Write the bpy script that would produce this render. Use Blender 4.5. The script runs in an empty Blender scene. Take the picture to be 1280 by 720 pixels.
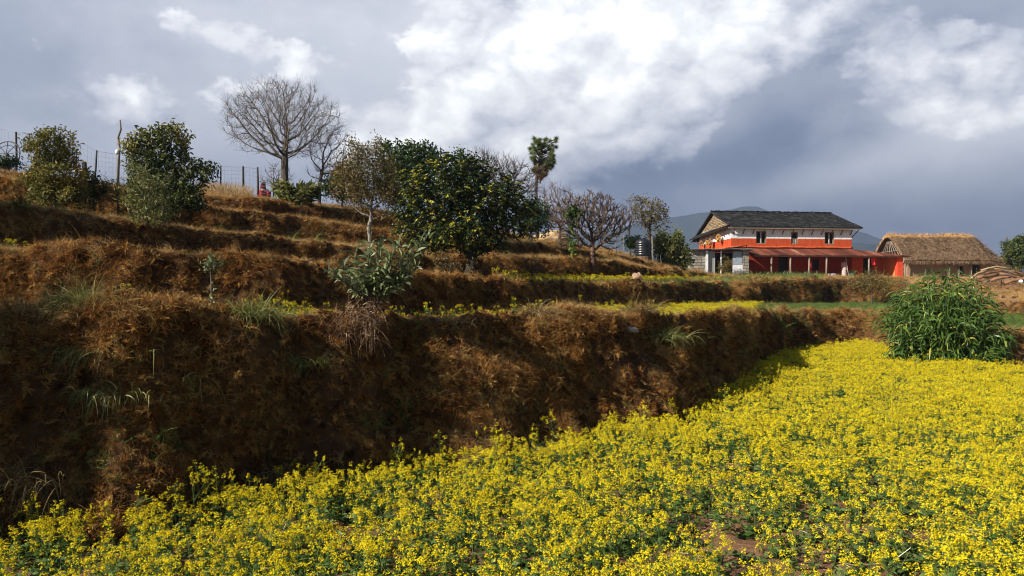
import bpy, math, random
import numpy as np
from mathutils import Vector, Matrix

random.seed(7)
RNG = np.random.default_rng(11)
R = math.radians
SC = bpy.context.scene
COL = SC.collection

# ------------------------------------------------------------------ camera
F, CX, HZ, ZC = 960.0, 640.0, 385.0, 1.8      # focal length and level line in 1280-wide picture units, eye height
cam = bpy.data.cameras.new('camera'); camo = bpy.data.objects.new('camera', cam); COL.objects.link(camo)
cam.sensor_width = 36.0; cam.lens = 36.0 * F / 1280.0
cam.shift_y = (HZ - 360.0) / 1280.0
cam.clip_start = 0.05; cam.clip_end = 20000
camo.location = (0, 0, ZC); camo.rotation_euler = (R(90), 0, 0)
SC.camera = camo

# ------------------------------------------------------------------ light
SUN = Vector((-0.74, -0.44, 0.51)).normalized()      # towards the sun: left, behind the viewer
ELEV = math.asin(SUN.z); AZ = math.atan2(SUN.x, SUN.y)
sl = bpy.data.lights.new('sun', 'SUN'); sl.energy = 5.0; sl.angle = R(0.5); sl.color = (1.0, 0.94, 0.83)
so = bpy.data.objects.new('sun', sl); COL.objects.link(so)
so.rotation_euler = SUN.to_track_quat('Z', 'Y').to_euler()
SC.view_settings.view_transform = 'Standard'; SC.view_settings.look = 'None'
EXPO = 0.97
SKYK = 1.92 / 2 ** EXPO      # cloud radiance that shows as photographed at this exposure
SC.view_settings.exposure = EXPO; SC.view_settings.gamma = 1.0
SC.view_settings.use_curve_mapping = False
SC.cycles.max_bounces = 6; SC.cycles.diffuse_bounces = 2; SC.cycles.transparent_max_bounces = 6
SC.cycles.use_denoising = True; SC.cycles.pixel_filter_type = 'BLACKMAN_HARRIS'; SC.cycles.filter_width = 1.05

class NT:
    """small helper to write node trees as expressions"""
    def __init__(s, tree): s.t = tree; s.n = tree.nodes; s.l = tree.links
    def node(s, typ, ins=None, **kw):
        n = s.n.new(typ)
        for k, v in kw.items(): setattr(n, k, v)
        for k, v in (ins or {}).items(): s.put(n.inputs[k], v)
        return n
    def put(s, sock, v):
        if hasattr(v, 'links') or isinstance(v, bpy.types.NodeSocket): s.l.new(v, sock)
        elif isinstance(v, (tuple, list)) and sock.type == 'RGBA' and len(v) == 3: sock.default_value = (*v, 1)
        else: sock.default_value = v
    def m(s, op, a, b=0.0, c=None, clamp=False):
        n = s.n.new('ShaderNodeMath'); n.operation = op; n.use_clamp = clamp
        s.put(n.inputs[0], a); s.put(n.inputs[1], b)
        if c is not None: s.put(n.inputs[2], c)
        return n.outputs[0]
    def add(s, *a):
        r = a[0]
        for x in a[1:]: r = s.m('ADD', r, x)
        return r
    def mul(s, a, b): return s.m('MULTIPLY', a, b)
    def step(s, x, lo, hi):
        n = s.n.new('ShaderNodeMapRange'); n.interpolation_type = 'SMOOTHSTEP'
        s.put(n.inputs['Value'], x); n.inputs['From Min'].default_value = lo; n.inputs['From Max'].default_value = hi
        return n.outputs[0]
    def mix(s, f, a, b, blend='MIX'):
        n = s.n.new('ShaderNodeMix'); n.data_type = 'RGBA'; n.blend_type = blend
        s.put(n.inputs[0], f); s.put(n.inputs[6], a); s.put(n.inputs[7], b)
        return n.outputs[2]
    def noise(s, vec, scale, detail=4, rough=0.5, dist=0.0, out=0):
        n = s.n.new('ShaderNodeTexNoise')
        if vec is not None: s.l.new(vec, n.inputs['Vector'])
        n.inputs['Scale'].default_value = scale; n.inputs['Detail'].default_value = detail
        n.inputs['Roughness'].default_value = rough; n.inputs['Distortion'].default_value = dist
        return n.outputs[out]
    def ramp(s, fac, stops, interp='LINEAR'):
        n = s.n.new('ShaderNodeValToRGB'); s.put(n.inputs[0], fac)
        cr = n.color_ramp; cr.interpolation = interp
        while len(cr.elements) < len(stops): cr.elements.new(0.5)
        for e, (p, c) in zip(cr.elements, stops): e.position = p; e.color = (*c, 1)
        return n.outputs[0]

# ------------------------------------------------------------------ sky
def make_world():
    w = bpy.data.worlds.new('World'); SC.world = w; w.use_nodes = True
    w.node_tree.nodes.clear(); t = NT(w.node_tree)
    out = t.node('ShaderNodeOutputWorld')
    nis = t.node('ShaderNodeTexSky', sky_type='NISHITA', sun_disc=False)
    nis.sun_elevation = ELEV; nis.sun_rotation = AZ; nis.altitude = 1500
    clear = t.mix(1.0, nis.outputs[0], (0.05, 0.05, 0.05), 'MULTIPLY')
    d = t.node('ShaderNodeTexCoord').outputs['Generated']
    s = t.node('ShaderNodeSeparateXYZ', {0: d}).outputs
    az = t.mul(t.m('ARCTAN2', s[0], s[1]), 57.29578)
    el = t.mul(t.m('ARCSINE', s[2]), 57.29578)
    sc = t.node('ShaderNodeVectorMath', {0: d, 1: (1, 1, 1.5)}, operation='MULTIPLY').outputs[0]
    def off(v, o): return t.node('ShaderNodeVectorMath', {0: v, 1: o}, operation='ADD').outputs[0]
    c0 = lambda n: t.m('SUBTRACT', n, 0.5)
    n1 = c0(t.noise(sc, 2.6, 8, 0.55, 0.2))
    n1b = c0(t.noise(off(sc, (3, 7, 1)), 2.6, 8, 0.55, 0.2))
    n2 = c0(t.noise(off(sc, (5.2, 1.3, 8.1)), 8, 10, 0.62, 0.3))
    n3 = c0(t.noise(off(sc, (9.2, 3.3, 2.1)), 26, 8, 0.62, 0.2))
    # rounded billows: inverted cell distances at three sizes, bent by the noise
    wv = t.node('ShaderNodeTexNoise', {'Vector': sc, 'Scale': 9.0, 'Detail': 5.0, 'Roughness': .6}).outputs['Color']
    wv = t.node('ShaderNodeVectorMath', {0: wv, 1: (.13, .13, .13)}, operation='MULTIPLY').outputs[0]
    sw = t.node('ShaderNodeVectorMath', {0: sc, 1: wv}, operation='ADD').outputs[0]
    def bil(scale, vec=None):
        v = t.node('ShaderNodeTexVoronoi', {'Vector': vec or sw, 'Scale': scale}, feature='F1')
        return t.m('SUBTRACT', 0.5, v.outputs['Distance'])
    puff = t.add(t.mul(bil(10), .60), t.mul(bil(25), .32), t.mul(n3, .35))
    # relief: the same billows sampled a little nearer the sun; the difference is the sunlit or shaded side
    swl = off(sw, (-.020, 0, .026))
    relief = t.add(t.mul(t.m('SUBTRACT', bil(10), bil(10, swl)), 1.5), t.mul(t.m('SUBTRACT', bil(25), bil(25, swl)), .55))
    waz = t.add(az, t.mul(n1, 16), t.mul(n2, 7)); wel = t.add(el, t.mul(n1b, 10), t.mul(n2, -6))
    def blob(px, py, sx, sy, rot=0.0, warp=True):
        a0 = math.degrees(math.atan((px - CX) / F)); e0 = math.degrees(math.atan((HZ - py) / F * math.cos(R(a0))))
        A = t.m('SUBTRACT', waz if warp else az, a0); E = t.m('SUBTRACT', wel if warp else el, e0)
        c, q = math.cos(R(rot)), math.sin(R(rot))
        X = t.add(t.mul(A, c / (sx / 17)), t.mul(E, q / (sx / 17)))
        Y = t.add(t.mul(A, -q / (sy / 17)), t.mul(E, c / (sy / 17)))
        return t.m('EXPONENT', t.mul(t.add(t.mul(X, X), t.mul(Y, Y)), -1.0))
    def total(lst):
        r = None
        for amp, *a in lst:
            b = t.mul(blob(*a), amp); r = b if r is None else t.add(r, b)
        return r
    soft = t.add(0.43, total([
        (0.24, 330, 50, 330, 90), (0.16, 230, 165, 260, 60, 0, False), (-0.16, 30, 80, 110, 70), (0.10, 90, 190, 200, 30, 0, False),
        (0.24, 700, 60, 220, 130, 0, False), (0.20, 900, 10, 170, 60, 0, False),
        (-0.30, 850, 212, 240, 34, 6, False), (-0.32, 1080, 285, 320, 50, 0, False), (-0.20, 980, 110, 70, 50, 35),
        (0.40, 1250, 130, 130, 85, 20, False), (0.18, 1030, 225, 150, 24, 18, False), (-0.14, 1130, 30, 60, 50),
        (-0.12, 350, 235, 130, 40), (0.20, 570, 200, 100, 50), (-.10, 1230, 20, 100, 40)]),
        t.mul(n1, 0.42), t.mul(n2, 0.34), t.mul(n3, .12))
    heap = t.add(total([
        (0.80, 660, 80, 130, 130), (0.80, 880, 20, 130, 70), (2.0, 495, 178, 62, 30, 0, False), (0.95, 760, 115, 130, 70, 0, False),
        (0.55, 1150, 95, 80, 45, 0, False), (0.42, 1260, 120, 100, 70, 0, False), (0.47, 180, 145, 150, 46, 0, False), (0.85, 610, 190, 110, 55, 0, False), (0.40, 330, 60, 150, 50, 0, False), (.5, 1070, 20, 70, 40, 0, False)]),
        t.mul(n2, .55), t.mul(puff, .60))
    hm = t.step(heap, 0.28, 0.40)
    inner = t.step(heap, 0.30, 1.05)
    # sunlit side of each billow: compare the relief with a copy shifted away from the sun
    lit = t.mul(puff, 1.0)
    br = t.add(soft, t.mul(hm, t.add(0.15, t.mul(inner, 0.18), t.mul(relief, .36), t.mul(lit, .26), t.mul(n2, .34), t.mul(n3, .30))))
    br = t.m('MAXIMUM', br, 0)
    br = t.m('DIVIDE', t.mul(br, 1.12), t.add(1.0, t.mul(br, 0.42)))
    col = t.ramp(br, [(0.0, (0.080, 0.101, 0.155)), (0.20, (0.142, 0.172, 0.246)), (0.40, (0.280, 0.308, 0.376)),
                      (0.60, (0.45, 0.47, 0.52)), (0.82, (0.68, 0.69, 0.71)), (1.0, (1.0, 0.985, 0.96))])
    col = t.mix(1.0, col, (SKYK, SKYK, SKYK), 'MULTIPLY')
    front = t.mul(t.step(s[1], 0.15, 0.65), t.step(t.mul(el, -1.0), -50.0, -30.0))
    sky = t.mix(front, clear, col)
    low = t.step(el, -6.0, -0.5)
    sky = t.mix(low, (0.02, 0.02, 0.02), sky)
    bg = t.node('ShaderNodeBackground', {'Color': sky, 'Strength': 1.0})
    t.l.new(bg.outputs[0], out.inputs[0])
make_world()

# ------------------------------------------------------------------ helpers
def at(px, py, Y): return Vector(((px - CX) / F * Y, Y, ZC + (HZ - py) / F * Y))

def tag(o, label=None, cat=None, group=None, kind=None):
    if label: o['label'] = label
    if cat: o['category'] = cat
    if group: o['group'] = group
    if kind: o['kind'] = kind
    return o
def empty(name, loc, label, cat, group=None, rz=0.0):
    o = bpy.data.objects.new(name, None); COL.objects.link(o); o.empty_display_size = 0.2
    o.location = loc; o.rotation_euler = (0, 0, rz)
    return tag(o, label, cat, group)

class MB:
    """collects geometry, then links it as ONE mesh object"""
    def __init__(s): s.v = []; s.f = []; s.mi = []; s.np = []
    def raw(s, V, Fc, mi=0):
        b = len(s.v); s.v += [tuple(p) for p in V]
        for f in Fc: s.f.append(tuple(b + i for i in f)); s.mi.append(mi)
    def box(s, c, size, rot=None, mi=0, jit=0.0):
        hx, hy, hz = size[0] / 2, size[1] / 2, size[2] / 2
        P = [Vector((x * hx, y * hy, z * hz)) for x in (-1, 1) for y in (-1, 1) for z in (-1, 1)]
        if jit: P = [p + Vector([random.uniform(-jit, jit) for _ in range(3)]) for p in P]
        if rot is not None: P = [rot @ p for p in P]
        c = Vector(c)
        s.raw([p + c for p in P], [(0, 1, 3, 2), (4, 6, 7, 5), (0, 4, 5, 1), (2, 3, 7, 6), (0, 2, 6, 4), (1, 5, 7, 3)], mi)
    def bar(s, a, b, w, h=None, mi=0):
        a, b = Vector(a), Vector(b); d = b - a
        q = d.to_track_quat('Z', 'Y').to_matrix()
        s.box((a + b) / 2, (w, h or w, d.length), q, mi)
    def tube(s, pts, rad, n=6, mi=0, cap=True):
        pts = [Vector(p) for p in pts]; m = len(pts)
        if not hasattr(rad, '__len__'): rad = [rad] * m
        b = len(s.v); prev = None
        for i, p in enumerate(pts):
            d = (pts[min(i + 1, m - 1)] - pts[max(i - 1, 0)]).normalized()
            if prev is None: u = d.orthogonal().normalized()
            else: u = (prev - d * prev.dot(d)); u = u.normalized() if u.length > 1e-6 else d.orthogonal().normalized()
            prev = u; w = d.cross(u)
            for k in range(n):
                a = 2 * math.pi * k / n
                s.v.append(tuple(p + (u * math.cos(a) + w * math.sin(a)) * rad[i]))
        for i in range(m - 1):
            for k in range(n):
                s.f.append((b + i * n + k, b + i * n + (k + 1) % n, b + (i + 1) * n + (k + 1) % n, b + (i + 1) * n + k)); s.mi.append(mi)
        if cap:
            s.f.append(tuple(b + k for k in reversed(range(n)))); s.mi.append(mi)
            s.f.append(tuple(b + (m - 1) * n + k for k in range(n))); s.mi.append(mi)
    def lathe(s, prof, n=16, mi=0, c=(0, 0, 0), caps=True):
        b = len(s.v); c = Vector(c)
        for r, z in prof:
            for k in range(n):
                a = 2 * math.pi * k / n; s.v.append(tuple(c + Vector((r * math.cos(a), r * math.sin(a), z))))
        for i in range(len(prof) - 1):
            for k in range(n):
                s.f.append((b + i * n + k, b + i * n + (k + 1) % n, b + (i + 1) * n + (k + 1) % n, b + (i + 1) * n + k)); s.mi.append(mi)
        if caps:
            s.f.append(tuple(b + k for k in reversed(range(n)))); s.mi.append(mi)
            s.f.append(tuple(b + (len(prof) - 1) * n + k for k in range(n))); s.mi.append(mi)
    def quads(s, Q, mi=0, tint=None):
        """Q: numpy (n,4,3)"""
        s.np.append((np.asarray(Q, float), mi, tint))
    def build(s, name, mats, parent=None, smooth=False, link=True):
        if not isinstance(mats, (list, tuple)): mats = [mats]
        V = np.array(s.v, float).reshape(-1, 3); nb = len(V)
        lens = [len(f) for f in s.f]; idx = [i for f in s.f for i in f]; mi = list(s.mi)
        parts = [V]; LI = [np.array(idx, int)]; LL = [np.array(lens, int)]; MI = [np.array(mi, int)]
        tints = [np.full(len(lens), 0.5)]
        for Q, m_, tt in s.np:
            n = len(Q); parts.append(Q.reshape(-1, 3)); LI.append(np.arange(n * 4) + nb); nb += n * 4
            LL.append(np.full(n, 4)); MI.append(np.full(n, m_)); tints.append(np.full(n, .5) if tt is None else np.asarray(tt, float))
        V = np.concatenate(parts); LI = np.concatenate(LI); LL = np.concatenate(LL); MI = np.concatenate(MI); T = np.concatenate(tints)
        me = mesh_np(name, V, LI, LL, MI, T)
        for m_ in mats: me.materials.append(m_)
        me.polygons.foreach_set('use_smooth', np.full(len(LL), bool(smooth)))
        o = bpy.data.objects.new(name, me)
        if link: COL.objects.link(o)
        if parent is not None: o.parent = parent
        return o

def mesh_np(name, V, LI, LL, MI=None, T=None):
    me = bpy.data.meshes.new(name)
    me.vertices.add(len(V)); me.vertices.foreach_set('co', np.ascontiguousarray(V, np.float32).ravel())
    me.loops.add(len(LI)); me.loops.foreach_set('vertex_index', LI.astype(np.int32))
    me.polygons.add(len(LL)); st = np.concatenate([[0], np.cumsum(LL)[:-1]])
    me.polygons.foreach_set('loop_start', st.astype(np.int32)); me.polygons.foreach_set('loop_total', LL.astype(np.int32))
    if MI is not None: me.polygons.foreach_set('material_index', MI.astype(np.int32))
    if T is not None:
        a = me.attributes.new('tint', 'FLOAT', 'FACE'); a.data.foreach_set('value', T.astype(np.float32))
    me.update(calc_edges=True)
    return me

# numpy value noise
_P = np.random.default_rng(3).permutation(4096)
_G = np.random.default_rng(4).random(4096)
def vnoise(x, y, z=0.0):
    x, y, z = np.broadcast_arrays(np.asarray(x, float), np.asarray(y, float), np.asarray(z, float))
    xi, yi, zi = np.floor(x).astype(int), np.floor(y).astype(int), np.floor(z).astype(int)
    xf, yf, zf = x - xi, y - yi, z - zi
    sx, sy, sz = [t * t * (3 - 2 * t) for t in (xf, yf, zf)]
    def h(a, b, c): return _G[_P[(_P[(_P[a & 4095] + b) & 4095] + c) & 4095]]
    r = 0
    for dx, wx in ((0, 1 - sx), (1, sx)):
        for dy, wy in ((0, 1 - sy), (1, sy)):
            for dz, wz in ((0, 1 - sz), (1, sz)):
                r = r + h(xi + dx, yi + dy, zi + dz) * wx * wy * wz
    return r
def fbm(x, y, z=0.0, o=4, g=0.5):
    r = 0; a = 1; t = 0
    for i in range(o):
        r = r + a * vnoise(x * 2 ** i + 17 * i, y * 2 ** i + 5 * i, np.asarray(z) * 2 ** i + 9 * i); t += a; a *= g
    return r / t - 0.5

# ------------------------------------------------------------------ materials
def new_mat(name):
    m = bpy.data.materials.new(name); m.use_nodes = True; m.node_tree.nodes.clear()
    t = NT(m.node_tree); out = t.node('ShaderNodeOutputMaterial'); return m, t, out
def surf(name, stops, scale=6.0, rough=0.85, bump=0.3, bscale=None, detail=6, stretch=(1, 1, 1), metallic=0.0, spec=0.3, dist=0.01):
    """noise-driven colour and relief in object space"""
    m, t, out = new_mat(name)
    co = t.node('ShaderNodeTexCoord').outputs['Object']
    v = t.node('ShaderNodeVectorMath', {0: co, 1: stretch}, operation='MULTIPLY').outputs[0]
    n = t.noise(v, scale, detail, 0.6)
    col = t.ramp(n, stops)
    b = t.noise(v, bscale or scale * 5, 5, 0.6)
    bp = t.node('ShaderNodeBump', {'Height': b, 'Strength': bump, 'Distance': dist})
    p = t.node('ShaderNodeBsdfPrincipled', {'Base Color': col, 'Roughness': rough, 'Metallic': metallic, 'Specular IOR Level': spec, 'Normal': bp.outputs[0]})
    t.l.new(p.outputs[0], out.inputs[0]); return m
def leaf_mat(name, stops, trans=0.3, rough=0.55, inst=False, spec=0.3, tcol=None, big=0.35):
    """leaf: colour from the 'tint' of each leaf (or each instance) and a broad drift over the plant"""
    m, t, out = new_mat(name)
    if inst: f = t.node('ShaderNodeObjectInfo').outputs['Random']
    else: f = t.node('ShaderNodeAttribute', attribute_name='tint').outputs['Fac']
    g = t.node('ShaderNodeNewGeometry').outputs['Position']
    n = t.noise(g, 1.3, 3, 0.6)
    f2 = t.m('ADD', f, t.mul(t.m('SUBTRACT', n, 0.5), big * 2), clamp=True)
    col = t.ramp(f2, stops)
    p = t.node('ShaderNodeBsdfPrincipled', {'Base Color': col, 'Roughness': rough, 'Specular IOR Level': spec})
    tr = t.node('ShaderNodeBsdfTranslucent', {'Color': col})
    mx = t.node('ShaderNodeMixShader', {0: trans, 1: p.outputs[0], 2: tr.outputs[0]})
    t.l.new(mx.outputs[0], out.inputs[0]); return m

BARK = surf('bark', [(0.3, (0.045, 0.034, 0.026)), (0.7, (0.12, 0.095, 0.075))], 14, stretch=(1, 1, .3), bump=.5)
BARK_PALE = surf('pale_bark', [(0.3, (0.13, 0.11, 0.09)), (0.7, (0.30, 0.27, 0.23))], 14, stretch=(1, 1, .3), bump=.4)
BARK_DARK = surf('dark_bark', [(0.3, (0.018, 0.014, 0.011)), (0.7, (0.05, 0.038, 0.03))], 14, stretch=(1, 1, .3), bump=.5)
TWIG = surf('twig', [(0.3, (0.075, 0.050, 0.034)), (0.7, (0.15, 0.105, 0.075))], 9, bump=.1)
TWIG_RED = surf('red_twig', [(0.3, (0.09, 0.05, 0.035)), (0.7, (0.17, 0.10, 0.07))], 9, bump=.1)

# ------------------------------------------------------------------ terrain
# terrace edges: (direction, distance, height) control points, from the field up the hill
CURVES = [
 # foot of the tall bank (edge of the near mustard field)
 [(-600,3.6,0),(-300,4.3,0),(0,5.6,0),(250,6.5,0),(400,7.2,0),(600,8.5,.03),(700,9.2,.05),(800,10.1,.08),(880,11.9,.12),(905,12.8,.17),(930,15.2,.25),(960,19.3,.35),(1000,22.2,.42),(1085,25.8,.5),(1130,19.5,.35),(1270,16.8,.3),(1900,15,.3)],
 # top of the tall bank
 [(-600,5.0,1.8),(-300,5.5,1.8),(0,6.6,1.80),(130,6.95,1.83),(300,7.5,1.74),(400,8.3,1.76),(500,9.0,1.70),(650,10.1,1.69),(800,11.4,1.67),(880,13.4,1.66),(930,17.2,1.64),(960,21.6,1.60),(1000,24.6,1.58),(1085,28.3,1.55),(1150,22.6,1.40),(1280,19.6,1.22),(1900,18,1.2)],
 # shallow dip behind the lip
 [(-600,6.4,1.58),(0,7.5,1.60),(130,7.9,1.60),(300,8.4,1.56),(400,9.2,1.58),(500,10.0,1.56),(650,11.2,1.56),(800,12.6,1.55),(880,14.8,1.55),(930,19,1.56),(960,23.6,1.56),(1000,26.5,1.56),(1085,31,1.58),(1150,24.5,1.38),(1280,21,1.2),(1900,19,1.2)],
 # foot of second bank
 [(-600,8.5,1.62),(0,9.0,1.62),(200,9.3,1.62),(330,9.8,1.62),(450,11.3,1.62),(560,13,1.62),(600,16,1.66),(700,20,1.76),(830,25.5,1.9),(950,32,1.98),(1050,38,2.02),(1130,36,1.98),(1200,28,1.6),(1280,24.5,1.48),(1900,22,1.4)],
 # top of second bank
 [(-600,10,2.8),(0,10.4,2.62),(200,10.6,2.60),(330,11.1,2.58),(450,12.6,2.46),(560,14.5,2.42),(600,17.4,2.40),(700,21.3,2.48),(830,27,2.66),(950,34.4,2.98),(1050,41,3.40),(1130,41,3.3),(1200,31,2.15),(1280,26,1.95),(1900,25,1.9)],
 # foot of third bank
 [(-600,12.5,2.7),(0,12.9,2.55),(140,13.6,2.55),(280,15,2.52),(430,16.8,2.5),(540,18.8,2.45),(600,21.5,2.5),(700,25,2.6),(780,29,2.8),(840,34,3.05),(900,48,3.6),(1000,58,4.15),(1200,58,4.1),(1280,45,3.3),(1900,45,3.3)],
 # top of third bank
 [(-600,14,3.9),(0,14.2,3.70),(140,15.1,3.58),(280,16.6,3.42),(430,18.4,3.32),(540,20.4,3.15),(600,22.6,3.3),(700,26.1,3.45),(780,30.2,3.55),(840,35.5,3.42),(870,45,3.8),(900,52,4.0),(1000,61,4.25),(1200,61,4.2),(1280,50,3.9),(1900,50,3.9)],
 # foot of fourth
 [(-600,17,3.9),(0,17.4,3.82),(100,18.1,3.8),(250,19.8,3.75),(350,21.3,3.7),(450,23.3,3.65),(560,25.3,3.6),(650,28.3,3.7),(720,31,3.75),(780,33.5,3.8),(840,38,3.7),(870,48,3.95),(900,54,4.1),(1000,63,4.3),(1280,54,4.1),(1900,54,4.1)],
 # top of fourth
 [(-600,18,5.2),(0,18.6,4.98),(100,19.4,4.72),(250,21.4,4.62),(350,23,4.6),(450,25,4.42),(560,27,4.3),(650,30.1,4.3),(720,33,4.3),(780,35.5,4.15),(840,40,3.88),(870,50,4.05),(900,56,4.15),(1000,65,4.3),(1280,58,4.2),(1900,58,4.2)],
 # foot of fifth
 [(-600,21.5,5.1),(0,22,5.08),(100,23,4.85),(250,25,4.8),(350,26.6,4.8),(450,29,4.65),(560,31,4.6),(650,34,4.5),(720,36.5,4.5),(780,39,4.3),(840,43,4.0),(870,52,4.1),(900,58,4.2),(1000,67,4.33),(1280,62,4.3),(1900,62,4.3)],
 # top of fifth
 [(-600,22.8,6.1),(0,23.2,5.95),(100,24.5,5.72),(250,26.6,5.68),(350,28.2,5.68),(450,30.6,5.6),(560,33,5.3),(650,36,4.95),(720,38.5,4.85),(780,41,4.5),(840,45,4.1),(870,54,4.15),(900,60,4.22),(1000,69,4.35),(1280,66,4.4),(1900,66,4.4)],
 # top of the hill
 [(-600,30,6.9),(0,30,6.75),(250,31,6.40),(330,33,6.36),(450,36,6.45),(560,38,5.95),(690,40,5.3),(780,44,4.85),(840,48,4.5),(870,57,4.3),(900,64,4.3),(1000,72,4.4),(1280,70,4.5),(1900,70,4.5)],
 [(-600,70,6.6),(450,70,6.6),(690,70,5.6),(840,76,4.5),(1900,80,4.5)],
 [(-600,120,3),(1900,120,3)],
 [(-600,420,-60),(1900,420,-60)],
 [(-600,1700,-190),(1900,1700,-190)],
]
CARR = [np.array(sorted(c), float) for c in CURVES]
for _k in (3, 5, 7, 9):
    _a, _b = CARR[_k], CARR[_k + 1]
    _a[:, 1] += (.62 if _k == 3 else .46) * (np.interp(_a[:, 0], _b[:, 0], _b[:, 1]) - _a[:, 1])
for _k in (1,):
    CARR[_k][:, 2] += np.interp(CARR[_k][:, 0], [500, 650, 880, 930, 1090, 1150], [0, .06, .07, .10, .18, 0])
for _c in CARR[2:4]:
    _c[:, 2] -= .10 * np.interp(_c[:, 0], [420, 600, 900, 960], [0, 1, 1, 0])
CARR[5][:, 2] -= .12 * np.interp(CARR[5][:, 0], [600, 650, 840, 880], [0, 1, 1, 0])
def smooth_interp(x, xp, fp):
    # average of shifted linear interpolations: rounds the corners of the control polylines
    return (np.interp(x - 22, xp, fp) + 2 * np.interp(x, xp, fp) + np.interp(x + 22, xp, fp)) / 4
def lobes(px):
    g = lambda c, s, a: a * np.exp(-((px - c) / s) ** 2)
    return 0.62 * (g(165, 60, -.22) + g(300, 45, -.15) + g(235, 30, .22) + g(435, 48, -.45) + g(505, 32, .35) + g(585, 50, -.32) + g(660, 26, .22)
            + g(715, 30, -.25) + g(770, 26, .4) + g(838, 30, -.45) + g(893, 16, .6) + g(960, 25, -.6) + g(1010, 20, .5) + g(60, 40, .2) + g(360, 28, .22))
def height(X, Y, detail=True):
    X = np.asarray(X, float); Y = np.asarray(Y, float)
    d = 2.2 + 0.07 * np.abs(Y)
    nz = fbm(X / d * 1.7 + 31, Y / d * 1.7 + 7, 0, 3)
    Yq = Y + nz * (0.40 + 0.022 * np.clip(Y, 0, 80)) * np.clip(Y / 5, 0, 1) * np.clip((200 - Y) / 100, 0, 1)
    px = np.clip(CX + F * X / np.maximum(Y, 2.5), -600, 1900)
    px = px + 14 * (fbm(X * .5, Y * .5, 4, 2))
    Ys = []; Zs = []
    for k, c in enumerate(CARR):
        yk = smooth_interp(px, c[:, 0], c[:, 1]); zk = smooth_interp(px, c[:, 0], c[:, 2])
        if k in (0,): yk = yk + lobes(px) * 1.0
        if k in (1, 2): yk = yk + lobes(px) * 0.6
        Ys.append(yk); Zs.append(zk)
    z = Zs[0] * np.clip(Yq / np.maximum(Ys[0], .1), 0, 1) ** 1.3
    zone = np.zeros_like(z)
    for k in range(len(Ys) - 1):
        t = np.clip((Yq - Ys[k]) / np.maximum(Ys[k + 1] - Ys[k], 1e-3), 0, 1)
        if k in (0, 3, 5, 7, 9): t2 = np.where(t < .5, 2 * t * t * .7 + t * .3, 1 - (2 * (1 - t) ** 2 * .8 + (1 - t) * .2))
        else: t2 = t
        ins = Yq >= Ys[k]
        z = np.where(ins, Zs[k] + (Zs[k + 1] - Zs[k]) * t2, z)
        zone = np.where(ins, k + 1, zone)
    if detail:
        bank = np.isin(zone, (1, 4, 6, 8, 10)).astype(float)
        amp = np.where(zone == 0, .035, np.where(zone < 12, .05 + .08 * bank, .15))
        yard = ((zone >= 6) & (px > 880) & (Y < 90))
        amp = np.where(yard, .03, amp)
        sc = 1.0 / (.55 + .02 * np.clip(Y, 0, 60))
        z = z + amp * (fbm(X * sc * 1.6, Y * sc * 1.6, 2, 4, .6) * 2) + np.where((zone > 0) & ~yard, .05, 0.01) * fbm(X * 5, Y * 5, 9, 2) * 2
        # ploughed look of the field soil
        z = z + np.where(zone == 0, .03, 0) * fbm(X * 9, Y * 9, 5, 3)
        z = z + np.clip(Y - 250, 0, 1500) * .05 * fbm(X / 260, Y / 260, 1, 4)
    return z, zone
def gz(x, y): return float(height(np.array([x]), np.array([y]))[0][0])
def ground(px, Y):
    X = (px - CX) / F * Y; return Vector((X, Y, gz(X, Y)))

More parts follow.
